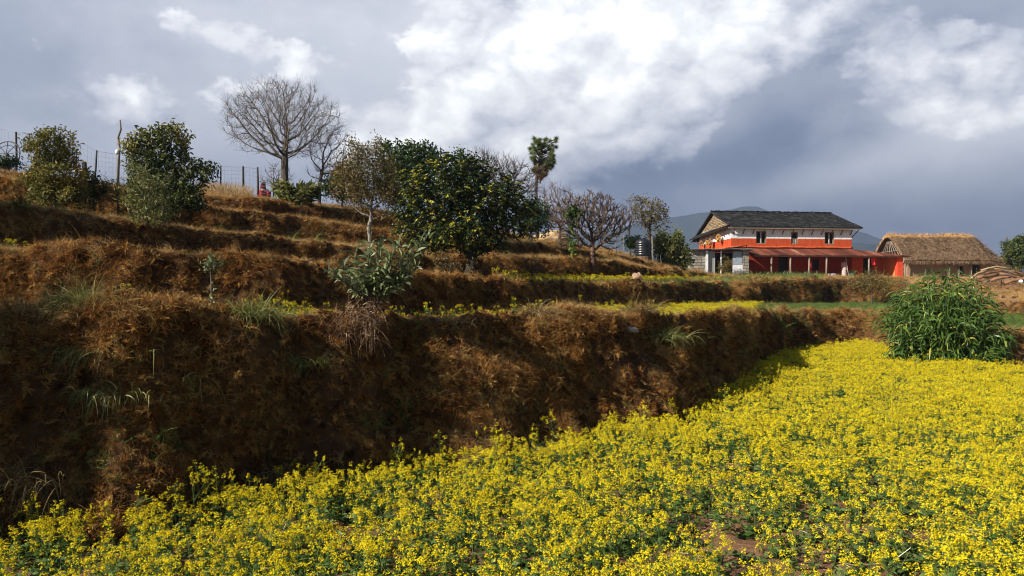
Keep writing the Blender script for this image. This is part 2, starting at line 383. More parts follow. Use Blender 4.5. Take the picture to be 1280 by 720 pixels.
def make_terrain():
    nr, nc = 900, 620
    Y = np.concatenate([np.linspace(-60, -3, 20), -3 + 0 * 1 + (np.exp(np.linspace(0, math.log(1700 / 4.0), nr)) - 1) * 4.0])
    # columns fan out from a point behind the viewer
    tcol = np.tan(np.linspace(-1.06, 1.06, nc))
    Yg, Tg = np.meshgrid(Y, tcol, indexing='ij')
    Xg = Tg * (np.maximum(Yg, -3) + 5.0) * 0.80
    Z, zone = height(Xg, Yg)
    # bulges and hollows on the bank faces, pushed out along the surface normal
    G = np.stack([Xg, Yg, Z], -1)
    N = np.cross(np.gradient(G, axis=1), np.gradient(G, axis=0)); N /= np.linalg.norm(N, axis=-1, keepdims=True) + 1e-9
    steep = np.clip((1 - N[..., 2]) * 2.2, 0, 1) * np.clip((70 - Yg) / 20, 0, 1) * (Yg > 2)
    amp = (.34 + .012 * np.clip(Yg, 0, 60)) * steep
    q = 1 / (.75 + .02 * np.clip(Yg, 0, 60))
    G = G + N * (amp * 2.0 * fbm(Xg * q, Yg * q, Z * q * 1.3, 4, .55))[..., None]
    V = G.reshape(-1, 3)
    n0, n1 = Yg.shape
    i = np.arange(n0 * n1).reshape(n0, n1)
    Q = np.stack([i[:-1, :-1], i[:-1, 1:], i[1:, 1:], i[1:, :-1]], -1).reshape(-1, 4)
    me = mesh_np('terrain', V, Q.ravel(), np.full(len(Q), 4))
    me.polygons.foreach_set('use_smooth', np.ones(len(Q), bool))
    px = CX + F * Xg / np.maximum(Yg, 2.5)
    soft = lambda a: a
    soil = np.where(zone == 0, 1.0, 0.0)
    soil = np.where((zone == 2) | (zone == 3), .6, soil)
    green = np.where(((zone == 3) | (zone == 2)) & (px > 900), .9, 0.0)
    green = np.where((zone == 5) & (px > 820) & (px < 1000), .6, green)
    yard = np.where((zone >= 5) & (px > 1000) & (Yg < 85), 1.0, 0.0)
    yard = np.where((zone >= 6) & (px > 880) & (Yg < 85), 1.0, yard)
    C = np.stack([soil, green, yard, np.ones_like(soil)], -1).reshape(-1, 4)
    ca = me.color_attributes.new('cover', 'FLOAT_COLOR', 'POINT'); ca.data.foreach_set('color', C.astype(np.float32).ravel())
    m, t, out = new_mat('hillside')
    g = t.node('ShaderNodeNewGeometry').outputs['Position']
    cv = t.node('ShaderNodeSeparateColor', {0: t.node('ShaderNodeAttribute', attribute_name='cover').outputs['Color']}).outputs
    n1_ = t.noise(g, 1.1, 6, .6); n2_ = t.noise(g, 12, 6, .65); n3_ = t.noise(g, 60, 6, .7)
    dry = t.ramp(t.add(t.mul(n1_, .5), t.mul(n2_, .5)), [(.3, (.03, .016, .008)), (.5, (.075, .038, .017)), (.7, (.14, .075, .034))])
    earth = t.ramp(t.add(t.mul(n2_, .6), t.mul(n3_, .4)), [(.3, (.11, .055, .028)), (.5, (.22, .115, .06)), (.72, (.34, .20, .115))])
    grass = t.ramp(n2_, [(.3, (.03, .07, .012)), (.7, (.09, .17, .03))])
    dust = t.ramp(n2_, [(.3, (.20, .12, .065)), (.7, (.38, .25, .15))])
    c = t.mix(cv[0], dry, earth); c = t.mix(cv[1], c, grass); c = t.mix(cv[2], c, dust)
    bp = t.node('ShaderNodeBump', {'Height': t.add(n2_, t.mul(n3_, .5)), 'Strength': .9, 'Distance': .035})
    p = t.node('ShaderNodeBsdfPrincipled', {'Base Color': c, 'Roughness': .95, 'Specular IOR Level': .1, 'Normal': bp.outputs[0]})
    t.l.new(p.outputs[0], out.inputs[0])
    me.materials.append(m)
    o = bpy.data.objects.new('terrain', me); COL.objects.link(o); o['kind'] = 'structure'
    o['label'] = 'terraced brown hillside and soil of the mustard field'
    return V, Q, zone.reshape(-1), px.reshape(-1)
TV, TQ, TZONE, TPX = make_terrain()

def make_hills():
    def ridge(name, pts, dist, depth, sd, amp, label):
        n, m_ = 260, 40
        px = np.linspace(-700, 2000, n)
        top = np.interp(px, [p[0] for p in pts], [p[1] for p in pts])
        top = top + 9 * fbm(px / 70, sd, 0, 6, .6) * amp
        X = (px - CX) / F * dist
        zt = ZC + (HZ - top) / F * dist
        s = np.linspace(0, 1, m_)
        Sg, Xg = np.meshgrid(s, X, indexing='ij'); Zt = np.broadcast_to(zt, Sg.shape)
        prof = np.where(Sg < .6, Sg / .6, 1 - (Sg - .6) / .4)
        Yg = dist + (Sg - .6) * depth
        spur = fbm(Xg / 240, Yg / 420, sd, 6, .6)
        Z = -200 + (Zt + 200) * prof ** 1.15 + spur * 330 * np.sin(np.clip(prof, 0, 1) * math.pi) * .8
        V = np.stack([Xg * (1 + (Sg - .6) * depth / dist), Yg, Z], -1).reshape(-1, 3)
        i = np.arange(n * m_).reshape(m_, n)
        Q = np.stack([i[:-1, :-1], i[:-1, 1:], i[1:, 1:], i[1:, :-1]], -1).reshape(-1, 4)
        me = mesh_np(name, V, Q.ravel(), np.full(len(Q), 4)); me.polygons.foreach_set('use_smooth', np.ones(len(Q), bool))
        me.materials.append(HM)
        o = bpy.data.objects.new(name, me); COL.objects.link(o); o['kind'] = 'structure'; o['label'] = label
    m, t, out = new_mat('forested_slope'); HM = m
    g = t.node('ShaderNodeNewGeometry').outputs['Position']
    n = t.noise(g, .012, 8, .65)
    c = t.ramp(n, [(.3, (.010, .018, .012)), (.55, (.03, .042, .022)), (.7, (.09, .075, .045))])
    p = t.node('ShaderNodeBsdfPrincipled', {'Base Color': c, 'Roughness': 1, 'Specular IOR Level': 0})
    t.l.new(p.outputs[0], out.inputs[0])
    ridge('hills', [(-700, 330), (300, 320), (600, 305), (740, 288), (790, 276), (835, 267), (865, 264), (900, 262), (940, 256), (962, 262), (1010, 270), (1075, 287), (1110, 299), (1170, 312), (1280, 330), (2000, 335)], 3600, 1500, 3.3, 1.2, 'hazy blue mountain ridge behind the farmhouse')
    ridge('hills', [(-700, 350), (600, 340), (760, 318), (850, 312), (930, 318), (1060, 300), (1100, 302), (1200, 318), (1280, 330), (2000, 340)], 2500, 800, 8.3, 1.0, 'lower dark slopes between the farmhouse and the blue ridge')
make_hills()

def make_haze():
    mb = MB(); mb.box((0, 2300, 145), (9000, 5200, 750)); o = mb.build('haze', [])
    m = bpy.data.materials.new('air'); m.use_nodes = True; m.node_tree.nodes.clear(); t = NT(m.node_tree)
    out = t.node('ShaderNodeOutputMaterial')
    v = t.node('ShaderNodeVolumePrincipled', {'Color': (.26, .33, .49), 'Density': 0.00030, 'Anisotropy': 0.0})
    t.l.new(v.outputs[0], out.inputs['Volume'])
    o.data.materials.append(m); o['kind'] = 'stuff'; o['label'] = 'pale blue haze over the valley'
    SC.cycles.volume_bounces = 0
HAZE = True
if HAZE: make_haze()

# ------------------------------------------------------------------ scattering (ground cover only)
def sample_terrain(dens, seed):
    """dens: function(P, N, zone, px) -> plants per square metre, evaluated per terrain face"""
    rng = np.random.default_rng(seed)
    A, B, C_, D = (TV[TQ[:, k]] for k in range(4))
    N = np.cross(C_ - A, D - B); ar = np.linalg.norm(N, axis=1) / 2 + 1e-12; N = N / (2 * ar[:, None])
    c = (A + B + C_ + D) / 4
    sel = (c[:, 1] > 0.8) & (c[:, 1] < 90) & (np.abs(c[:, 0]) < c[:, 1] * .80 + 2.5)
    ix = np.nonzero(sel)[0]
    dn = dens(c[ix], N[ix], TZONE[TQ[ix, 0]], TPX[TQ[ix, 0]]) * ar[ix]
    n = rng.poisson(np.clip(dn, 0, 50)); ii = np.repeat(ix, n)
    u, v = rng.random(len(ii))[:, None], rng.random(len(ii))[:, None]
    P = (A[ii] * (1 - u) + B[ii] * u) * (1 - v) + (D[ii] * (1 - u) + C_[ii] * u) * v
    return P, N[ii], TZONE[TQ[ii, 0]], TPX[TQ[ii, 0]], rng

def eulers(up, spin):
    up = up / np.linalg.norm(up, axis=1, keepdims=True)
    ref = np.where(np.abs(up[:, :1]) < .9, np.array([[1., 0, 0]]), np.array([[0., 1, 0]]))
    a = np.cross(up, ref); a /= np.linalg.norm(a, axis=1, keepdims=True); b = np.cross(up, a)
    c, s = np.cos(spin)[:, None], np.sin(spin)[:, None]
    x = a * c + b * s; y = np.cross(up, x)
    return np.stack([np.arctan2(y[:, 2], up[:, 2]), -np.arcsin(np.clip(x[:, 2], -1, 1)), np.arctan2(x[:, 1], x[:, 0])], 1)

def scatter(name, variants, P, E, S, idx, label, cat):
    me = bpy.data.meshes.new(name); me.vertices.add(len(P))
    me.vertices.foreach_set('co', np.ascontiguousarray(P, np.float32).ravel())
    for nm, ty, dat, key in (('turn', 'FLOAT_VECTOR', E, 'vector'), ('size', 'FLOAT', S, 'value'), ('pick', 'INT', idx, 'value')):
        a = me.attributes.new(nm, ty, 'POINT'); a.data.foreach_set(key, np.ascontiguousarray(dat, np.int32 if ty == 'INT' else np.float32).ravel())
    o = bpy.data.objects.new(name, me); COL.objects.link(o); tag(o, label, cat, kind='stuff')
    ng = bpy.data.node_groups.new(name, 'GeometryNodeTree')
    ng.interface.new_socket('Geometry', in_out='INPUT', socket_type='NodeSocketGeometry')
    ng.interface.new_socket('Geometry', in_out='OUTPUT', socket_type='NodeSocketGeometry')
    n, l = ng.nodes, ng.links
    gi, go = n.new('NodeGroupInput'), n.new('NodeGroupOutput')
    join = n.new('GeometryNodeGeometryToInstance')
    for v in reversed(variants):
        oi = n.new('GeometryNodeObjectInfo'); oi.inputs[0].default_value = v; oi.transform_space = 'ORIGINAL'
        l.new(oi.outputs['Geometry'], join.inputs[0])
    def attr(nm, ty):
        a = n.new('GeometryNodeInputNamedAttribute'); a.data_type = ty; a.inputs[0].default_value = nm; return a.outputs[0]
    iop = n.new('GeometryNodeInstanceOnPoints')
    l.new(gi.outputs[0], iop.inputs['Points']); l.new(join.outputs[0], iop.inputs['Instance'])
    iop.inputs['Pick Instance'].default_value = True
    l.new(attr('pick', 'INT'), iop.inputs['Instance Index'])
    l.new(attr('turn', 'FLOAT_VECTOR'), iop.inputs['Rotation']); l.new(attr('size', 'FLOAT'), iop.inputs['Scale'])
    l.new(iop.outputs[0], go.inputs[0])
    md = o.modifiers.new('scatter', 'NODES'); md.node_group = ng
    return o

# blades, leaves -------------------------------------------------------------
def unit(a): return a / (np.linalg.norm(a, axis=-1, keepdims=True) + 1e-9)
def strips(B, Dv, L, W, droop, nseg=3, rng=RNG, tip=.12, shape='blade', side=None):
    """curved ribbons: start B, direction Dv, length L, width W, falling by droop -> quads (n*nseg,4,3)"""
    n = len(B); B = np.asarray(B, float); Dv = unit(np.asarray(Dv, float))
    L = np.broadcast_to(L, n); W = np.broadcast_to(W, n); droop = np.broadcast_to(droop, n)
    if side is None: side = unit(np.cross(Dv, rng.normal(size=(n, 3))))
    P = [B]; d = Dv.copy(); p = B
    for k in range(nseg):
        p = p + d * (L / nseg)[:, None]; P.append(p)
        d = unit(d + np.array([0, 0, -1.0]) * (droop / nseg)[:, None])
    Q = []
    for k in range(nseg + 1):
        t = k / nseg
        w = (1 - t) * (1 - tip) + tip if shape == 'blade' else (math.sin(math.pi * (0.06 + .94 * t)) ** .7 if t < 1 else 0.0) + .04
        P[k] = (P[k] - side * (W * w / 2)[:, None], P[k] + side * (W * w / 2)[:, None])
    for k in range(nseg): Q.append(np.stack([P[k][0], P[k][1], P[k + 1][1], P[k + 1][0]], 1))
    return np.stack(Q, 1).reshape(-1, 4, 3)
def rand_dirs(n, rng, up=0.0):
    v = rng.normal(size=(n, 3)); v = unit(v); v[:, 2] += up; return unit(v)

# dry grass / fern tufts -------------------------------------------------------------
DRY = leaf_mat('dry_grass_blade', [(0.0, (.04, .018, .008)), (.3, (.18, .074, .021)), (.6, (.36, .165, .044)), (.85, (.55, .32, .105)), (1, (.17, .14, .05))], trans=.25, rough=.9, inst=True, spec=.05, big=.5)
GRN = leaf_mat('green_grass_blade', [(0.0, (.03, .06, .012)), (.5, (.085, .15, .022)), (1, (.20, .25, .06))], trans=.3, rough=.6, inst=True, spec=.3, big=.2)
def tuft(seed, n, L, W, spread, droop, mat, nseg=3):
    rng = np.random.default_rng(seed); mb = MB()
    B = rng.normal(size=(n, 3)) * np.array([spread, spread, .012]); D = rand_dirs(n, rng, .9)
    D[:, :2] += B[:, :2] * 4
    mb.quads(strips(B, D, L * rng.uniform(.45, 1.15, n), W * rng.uniform(.6, 1.3, n), droop * rng.uniform(.3, 1.6, n), nseg, rng))
    return mb.build('grass_tuft', mat, link=False)
def fern(seed, n, mat):
    """brown bracken-like frond bundle: short ribs with many side leaflets"""
    rng = np.random.default_rng(seed); mb = MB()
    for _ in range(n):
        a = rng.uniform(0, 2 * math.pi); el = rng.uniform(.2, 1.1); L = rng.uniform(.10, .24)
        d = np.array([math.cos(a) * math.cos(el), math.sin(a) * math.cos(el), math.sin(el)])
        m_ = 9; t = np.linspace(.1, 1, m_)[:, None]
        ax = d[None] * t * L; ax[:, 2] -= (t[:, 0] ** 2) * L * .45
        s = unit(np.cross(d, rng.normal(size=3)))
        for sg in (-1, 1):
            dd = unit(s[None] * sg + d[None] * .6 + rng.normal(size=(m_, 3)) * .3)
            mb.quads(strips(ax, dd, L * .30 * (1.15 - t[:, 0]), .011, .6, 1, rng, tip=.2))
        mb.quads(strips(np.zeros((1, 3)), d[None], L, .005, .5, 3, rng))
    return mb.build('fern_bundle', mat, link=False)
TAN = leaf_mat('straw_grass_blade', [(0.0, (.20, .10, .03)), (.4, (.40, .23, .08)), (.8, (.58, .40, .18)), (1, (.42, .25, .09))], trans=.25, rough=.9, inst=True, spec=.05, big=.4)
dryv = [tuft(1, 30, .20, .0062, .035, 1.2, DRY), tuft(2, 34, .15, .0062, .05, 1.8, DRY), tuft(3, 26, .26, .0055, .03, 1.4, DRY), fern(4, 8, DRY), fern(5, 9, DRY), fern(6, 7, DRY), tuft(7, 26, .17, .0055, .03, .8, TAN), tuft(8, 22, .22, .005, .03, 1.0, TAN), tuft(9, 16, .15, .010, .03, 1.6, DRY), tuft(10, 4, .50, .006, .03, 1.3, TAN, 5)]

BANKS = (1, 4, 6, 8, 10)
def yard_mask(P, zone, px): return (zone >= 6) & (px > 878)
def grass_density(P, N, zone, px):
    Y = P[:, 1]; bank = np.isin(zone, BANKS)
    d = np.where(bank, 440.0, 200.0)
    d = d * np.clip(9.0 / np.maximum(Y, 9), 0, 1) ** 1.1
    d = np.where(zone == 0, 0, d)
    d = np.where((zone == 2) | (zone == 3), np.where(zone == 2, d * 1.2, 12) , d)
    clump = fbm(P[:, 0] * 1.3, P[:, 1] * 1.3, P[:, 2] * 1.3, 3) * 2
    d = d * np.clip(1 + clump * 1.7, .38, 1.9)
    d = np.where(((zone == 2) | (zone == 3)) & (px > 930), np.where(zone == 2, d * .06, d * .05), d)
    d = np.where(yard_mask(P, zone, px), d * .12, d)
    d = np.where((zone >= 5) & (px > 1000), d * .25, d)
    d = np.where((zone == 5) & (px <= 1000), d * .5, d)
    return d
P, N, Z_, X_, rng = sample_terrain(grass_density, 5)
up = unit(N * .75 + np.array([0, 0, .45]) + rng.normal(size=P.shape) * .22)
far = np.maximum(P[:, 1] / 9.0, 1) ** .42
S = far * .64 * rng.uniform(.5, 1.25, len(P)) * (1.0 + .8 * np.clip(fbm(P[:, 0] * .9, P[:, 1] * .9, P[:, 2], 2) * 2, -.4, .8))
pick = rng.choice(7, len(P), p=[.16, .15, .11, .19, .17, .12, .10]); pick = np.where(pick == 6, 8, pick)
lip = np.clip((N[:, 2] - .60) * 3, 0, 1) * .72 + .06
lip = lip * np.clip(1 + 3 * fbm(P[:, 0] * .7, P[:, 1] * .7, 2, 3), .2, 2)
pick = np.where(rng.random(len(P)) < lip, rng.integers(6, 8, len(P)), pick)
pick = np.where((rng.random(len(P)) < .02) & (P[:, 1] < 14), 9, pick)
scatter('dry_grass', dryv, P, eulers(up, rng.uniform(0, 6.28, len(P))), S, pick, 'matted rust brown grass and bracken on the terrace banks', 'dry grass')
print('dry grass', len(P))

# sparse greener blades on the slopes, more towards the house
grnv = [tuft(21, 26, .22, .008, .04, 1.3, GRN), tuft(22, 22, .30, .007, .03, 1.5, GRN)]
def green_density(P, N, zone, px):
    g = fbm(P[:, 0] * .8 + 40, P[:, 1] * .8, P[:, 2] * .8, 3) * 2
    d = np.where(np.isin(zone, BANKS), 14.0, 5.0) * np.clip(g * 4 - .35, 0, 2) * np.clip(9 / np.maximum(P[:, 1], 9), 0, 1) ** 1.2
    d = np.where(zone == 0, 0, d)
    d = np.where((zone > 0) & (px > 850) & (px < 1060) & (P[:, 1] < 45), d * 2.5 + .8, d)
    d = np.where(((zone == 2) | (zone == 3)) & (px > 930), 190 * np.clip(25 / P[:, 1], 0, 1), d)
    d = np.where((zone == 5) & (px > 830) & (px < 1030), 10, d)
    return d
P, N, Z_, X_, rng = sample_terrain(green_density, 6)
S = np.maximum(P[:, 1] / 9.0, 1) ** .5 * rng.uniform(.5, 1.1, len(P)) * np.where((X_ > 900) & np.isin(Z_, (2, 3)), .34, np.where(Z_ == 5, .7, 1))
scatter('green_grass', grnv, P, eulers(unit(N * .5 + np.array([0, 0, .7])), rng.uniform(0, 6.28, len(P))), S, rng.integers(0, 2, len(P)), 'fresh green grass growing through the brown banks and along the narrow strips', 'grass')
print('green grass', len(P))

# mustard -------------------------------------------------------------
PETAL, t_, o_ = new_mat('mustard_petal')
_r = t_.node('ShaderNodeObjectInfo').outputs['Random']
_c = t_.ramp(t_.add(t_.mul(_r, .6), t_.mul(t_.node('ShaderNodeAttribute', attribute_name='tint').outputs['Fac'], .4)), [(0, (.66, .45, .004)), (.5, (.84, .67, .006)), (1, (.90, .78, .02))])
_p = t_.node('ShaderNodeBsdfPrincipled', {'Base Color': _c, 'Roughness': .7, 'Specular IOR Level': .15})
_t = t_.node('ShaderNodeBsdfTranslucent', {'Color': _c})
_m = t_.node('ShaderNodeMixShader', {0: .3, 1: _p.outputs[0], 2: _t.outputs[0]}); t_.l.new(_m.outputs[0], o_.inputs[0])
STALK = leaf_mat('mustard_green', [(0, (.045, .09, .018)), (.5, (.11, .18, .04)), (1, (.24, .28, .08))], trans=.3, rough=.6, inst=False, spec=.2, big=.25)
def mustard(seed, h, heads, leaves=7, head_r=.020, flowers=14, base=True):
    rng = np.random.default_rng(seed); mb = MB()
    lean = rng.normal(size=2) * .05
    top = np.array([lean[0], lean[1], h])
    tips = [top]
    mb.quads(strips(np.zeros((1, 3)), top[None], h, .005, 0, 3, rng, tip=.5), 0, np.full(3, .4))
    for k in range(heads - 1):
        z0 = h * rng.uniform(.35, .75); a = rng.uniform(0, 6.28)
        b = np.array([lean[0] * z0 / h, lean[1] * z0 / h, z0]); L = rng.uniform(.5, 1.0) * (h - z0) + .03
        d = unit(np.array([math.cos(a) * .55, math.sin(a) * .55, 1.0]))
        tip_ = b + d * L; tips.append(tip_)
        mb.quads(strips(b[None], d[None], L, .0035, 0, 2, rng, tip=.6), 0, np.full(2, .4))
    for tp in tips:
        n = max(5, int(flowers * rng.uniform(.6, 1.3)))
        th = rng.uniform(0, 6.28, n); rr = head_r * np.sqrt(rng.random(n)) * rng.uniform(.8, 1.3)
        zc = rng.uniform(-.028, .012, n)
        C_ = tp + np.stack([np.cos(th) * rr, np.sin(th) * rr, zc], 1)
        nrm = unit(np.stack([np.cos(th) * rr * 40, np.sin(th) * rr * 40, np.full(n, .9)], 1) + rng.normal(size=(n, 3)) * .3)
        ax = unit(np.cross(nrm, rng.normal(size=(n, 3)))); ay = np.cross(nrm, ax)
        s = rng.uniform(.0068, .0094, n)[:, None]
        for (u, v) in ((ax, ay), (ay, ax)):      # four petals as two crossed lozenges, slightly cupped
            Q = np.stack([C_ - u * s + nrm * s * .25, C_ + v * s * .42 - nrm * s * .1, C_ + u * s + nrm * s * .25, C_ - v * s * .42 - nrm * s * .1], 1)
            mb.quads(Q, 1, rng.random(n))
        m_ = 5; B = np.repeat(tp[None], m_, 0)      # buds and thin pods below
        mb.quads(strips(B + np.array([0, 0, .004]), rand_dirs(m_, rng, 1.5), .012, .004, 0, 1, rng), 0, np.full(m_, .95))
        m_ = 3; B = np.repeat(tp[None], m_, 0) - np.array([0, 0, 1.0]) * rng.uniform(.03, .09, (m_, 1))
        mb.quads(strips(B, rand_dirs(m_, rng, .5), .035, .0025, -.5, 1, rng), 0, np.full(m_, .7))
    n = leaves
    zz = rng.random(n) ** 1.6 * h * .65; a = rng.uniform(0, 6.28, n)
    B = np.stack([lean[0] * zz / h, lean[1] * zz / h, zz], 1); D = np.stack([np.cos(a), np.sin(a), rng.uniform(.2, .9, n)], 1)
    f = 1 - zz / h
    mb.quads(strips(B, D, (.035 + .06 * f) * rng.uniform(.7, 1.2, n), (.012 + .02 * f), rng.uniform(.6, 1.6, n), 3, rng, shape='leaf'), 0, np.repeat(rng.uniform(0, .9, n), 3))
    return mb.build('mustard_plant', [STALK, PETAL], link=False)
mus = [mustard(31, .34, 4), mustard(32, .30, 5), mustard(33, .26, 3, 8), mustard(34, .38, 4, 6), mustard(35, .31, 4, 9), mustard(36, .22, 2, 9),
       mustard(37, .58, 5, 8), mustard(38, .50, 3, 6), mustard(39, .13, 1, 8, .012, 5), mustard(40, .10, 1, 7, .010, 3)]
def mus_density(P, N, zone, px):
    X, Y = P[:, 0], P[:, 1]
    d = np.zeros(len(P))
    patch = fbm(X * .9 + 3, Y * .9, 8, 3) * 2; fine = fbm(X * 3.1, Y * 3.1, 1, 2) * 2
    f = (125 + 25 * np.clip((Y - 6) / 6, 0, 1)) * np.clip(1.0 + patch * .5 + fine * .6, .15, 1.6) * np.clip(1.08 - .0 * Y, 0, 1)
    nearbare = np.clip((7.0 - Y) / 5, 0, 1) * np.clip((X + 2.0) / 4, 0, 1)
    bare = np.clip((fbm(X * 1.7 + 9, Y * 1.7, 3, 3) * 2 + nearbare * .34 - .32) * 4, 0, 1)
    f = f * (1 - .93 * bare)
    foot = np.interp(px, CARR[0][:, 0], CARR[0][:, 1]) + lobes(px)
    f = f * np.clip((foot - Y) / .5 + .55, .12, 1)
    d = np.where(zone == 0, f, d)
    s1 = ((zone == 2) | (zone == 3)) & (px < 945) & (px > 130)
    ft = np.interp(px, [130, 200, 240, 340, 400, 430, 500, 560, 700, 945], [0, 10, 14, 34, 44, 16, 20, 46, 60, 80])
    d = np.where(s1, ft * np.clip(20 / np.maximum(Y, 20), 0, 1) * np.clip(1 + patch * 1.6 + fine, .05, 2), d)
    s2 = (zone == 5) & (px > 615) & (px < 850)
    d = np.where(s2, 22, d)
    d = np.where((zone == 5) & (px < 40), 12, d)
    d = np.where((zone == 5) & (px >= 850) & (px < 900), 4, d)
    return d
P, N, Z_, X_, rng = sample_terrain(mus_density, 9)
n = len(P); Y = P[:, 1]
hi = fbm(P[:, 0] * 1.1 + 50, P[:, 1] * 1.1, 0, 3) * 2
S = rng.uniform(.80, 1.12, n) * (1 + .14 * hi) * np.where(Z_ == 0, .90, np.where(Z_ == 5, np.where(X_ < 100, .5, .85), .55))
foot = np.interp(X_, CARR[0][:, 0], CARR[0][:, 1]) + lobes(X_)
edge = (Z_ == 0) & (foot - Y < .5) & (X_ < 930)
idx = rng.choice(10, n, p=[.17, .18, .14, .06, .18, .09, .004, .006, .10, .07])
idx = np.where(edge & (rng.random(n) < .07), rng.choice([6, 7, 3], n), idx)
idx = np.where((Z_ > 0) & (idx >= 8), 1, idx)
scatter('mustard_flowers', mus, P, eulers(unit(np.array([[0, 0, 1.]]) + rng.normal(size=P.shape) * .10), rng.uniform(0, 6.28, n)), S, idx, 'yellow mustard in bloom filling the near field and the terrace strips', 'mustard field')
print('mustard', n)

# low weeds and straw between the mustard plants -------------------------------------------------------------
WEED = leaf_mat('weed_leaf', [(0, (.025, .05, .012)), (.5, (.06, .11, .025)), (1, (.14, .17, .05))], trans=.25, inst=True, big=.2)
STRAW = leaf_mat('straw', [(0, (.30, .20, .11)), (.6, (.55, .43, .27)), (1, (.75, .66, .48))], trans=.05, rough=.8, inst=True, big=.1)
def weed(seed):
    rng = np.random.default_rng(seed); mb = MB(); n = 14; a = rng.uniform(0, 6.28, n)
    mb.quads(strips(rng.normal(size=(n, 3)) * [.03, .03, .002] + [0, 0, .01], np.stack([np.cos(a), np.sin(a), rng.uniform(.3, 1.4, n)], 1), rng.uniform(.04, .09, n), .028, 1.2, 3, rng, shape='leaf'))
    return mb.build('weed', WEED, link=False)
def litter(seed, n, L, lay):
    rng = np.random.default_rng(seed); mb = MB(); a = rng.uniform(0, 6.28, n)
    mb.quads(strips(rng.normal(size=(n, 3)) * [.05, .05, .003] + [0, 0, .012], np.stack([np.cos(a), np.sin(a), np.full(n, lay)], 1), rng.uniform(.4, 1, n) * L, .005, .1, 2, rng, tip=.6))
    return mb.build('straw_bits', STRAW, link=False)
wv = [weed(1), weed(2), weed(3), litter(4, 6, .10, .05), litter(5, 4, .14, .1), litter(6, 1, .16, 1.6), litter(7, 2, .22, .9)]
def weed_density(P, N, zone, px):
    X, Y = P[:, 0], P[:, 1]
    return np.where(zone == 0, 34 * np.clip(1 + fbm(X * 1.5, Y * 1.5, 6, 3) * 3, .1, 2) * np.clip(8 / np.maximum(Y, 8), 0, 1), 0)
P, N, Z_, X_, rng = sample_terrain(weed_density, 12); n = len(P)
scatter('weeds', wv, P, eulers(np.tile([[0, 0, 1.]], (n, 1)) + rng.normal(size=P.shape) * .05, rng.uniform(0, 6.28, n)), rng.uniform(.6, 1.3, n), rng.choice(7, n, p=[.26, .26, .2, .14, .105, .025, .01]), 'low green weeds and pale straw on the soil between the mustard plants', 'weeds')
print('weeds', n)

# ------------------------------------------------------------------ trees and shrubs
def colonize(base, trunk, blobs, natt, step, di, dk, seed, jitter=.12, grav=0.0, iters=90):
    """grow branches from the trunk towards points spread through the crown volume; returns nodes, parents"""
    rng = np.random.default_rng(seed)
    pts = []
    vols = np.array([b[1][0] * b[1][1] * b[1][2] for b in blobs]); vols = vols / vols.sum()
    for (c, r), fr in zip(blobs, vols):
        k = int(natt * fr) + 1; v = unit(rng.normal(size=(k, 3))) * rng.random((k, 1)) ** (1 / 2.4)
        pts.append(np.array(c) + v * np.array(r))
    A = np.concatenate(pts)
    nodes = [np.array(p, float) for p in trunk]; par = [-1] + list(range(len(trunk) - 1))
    for ch in []: pass
    for it in range(iters):
        Nn = np.array(nodes)
        D = np.linalg.norm(A[:, None] - Nn[None], axis=2); nn = D.argmin(1); dm = D[np.arange(len(A)), nn]
        keep = dm > dk; A = A[keep]; nn = nn[keep]; dm = dm[keep]
        if len(A) == 0: break
        act = dm < di
        if not act.any(): act = dm <= dm.min() + step
        new = 0
        for j in np.unique(nn[act]):
            s = act & (nn == j); v = unit(A[s] - Nn[j]).sum(0) / s.sum()
            if par[j] >= 0: v = v + .35 * unit(Nn[j] - Nn[par[j]])
            v = unit(v + rng.normal(size=3) * jitter + np.array([0, 0, -grav]))
            p = Nn[j] + v * step
            if np.min(np.linalg.norm(Nn - p, axis=1)) > step * .35: nodes.append(p); par.append(int(j)); new += 1
        if new == 0: break
    return np.array(nodes), np.array(par)
def radii(par, r0, p, rtrunk=None):
    n = len(par); acc = np.zeros(n); ch = np.zeros(n, int)
    for i in range(n - 1, -1, -1):
        if ch[i] == 0: acc[i] = r0 ** p
        if par[i] >= 0: acc[par[i]] += acc[i]; ch[par[i]] += 1
    r = acc ** (1 / p)
    if rtrunk: r = r0 + (r - r0) * (rtrunk - r0) / max(r[0] - r0, 1e-6)
    return r, ch
def edge_tubes(mb, N, par, r, sel, mi=0, sides=5):
    i = np.nonzero(sel & (par >= 0))[0]; j = par[i]
    a, b = N[j], N[i]; d = unit(b - a)
    # start direction follows the parent's own edge so joints stay closed
    dj = np.where((par[j] >= 0)[:, None], unit(a - N[np.maximum(par[j], 0)]), d); da = unit(dj + d)
    ra = np.minimum(r[j], r[i] * 1.35)
    ref = np.array([.37, .21, .9]); 
    def ring(c, dd, rr):
        u = unit(np.cross(dd, ref)); w = np.cross(dd, u)
        return [c + (u * math.cos(2 * math.pi * k / sides) + w * math.sin(2 * math.pi * k / sides)) * rr[:, None] for k in range(sides)]
    A, B = ring(a, da, ra), ring(b, d, r[i])
    Q = np.concatenate([np.stack([A[k], A[(k + 1) % sides], B[(k + 1) % sides], B[k]], 1) for k in range(sides)])
    mb.quads(Q, mi)
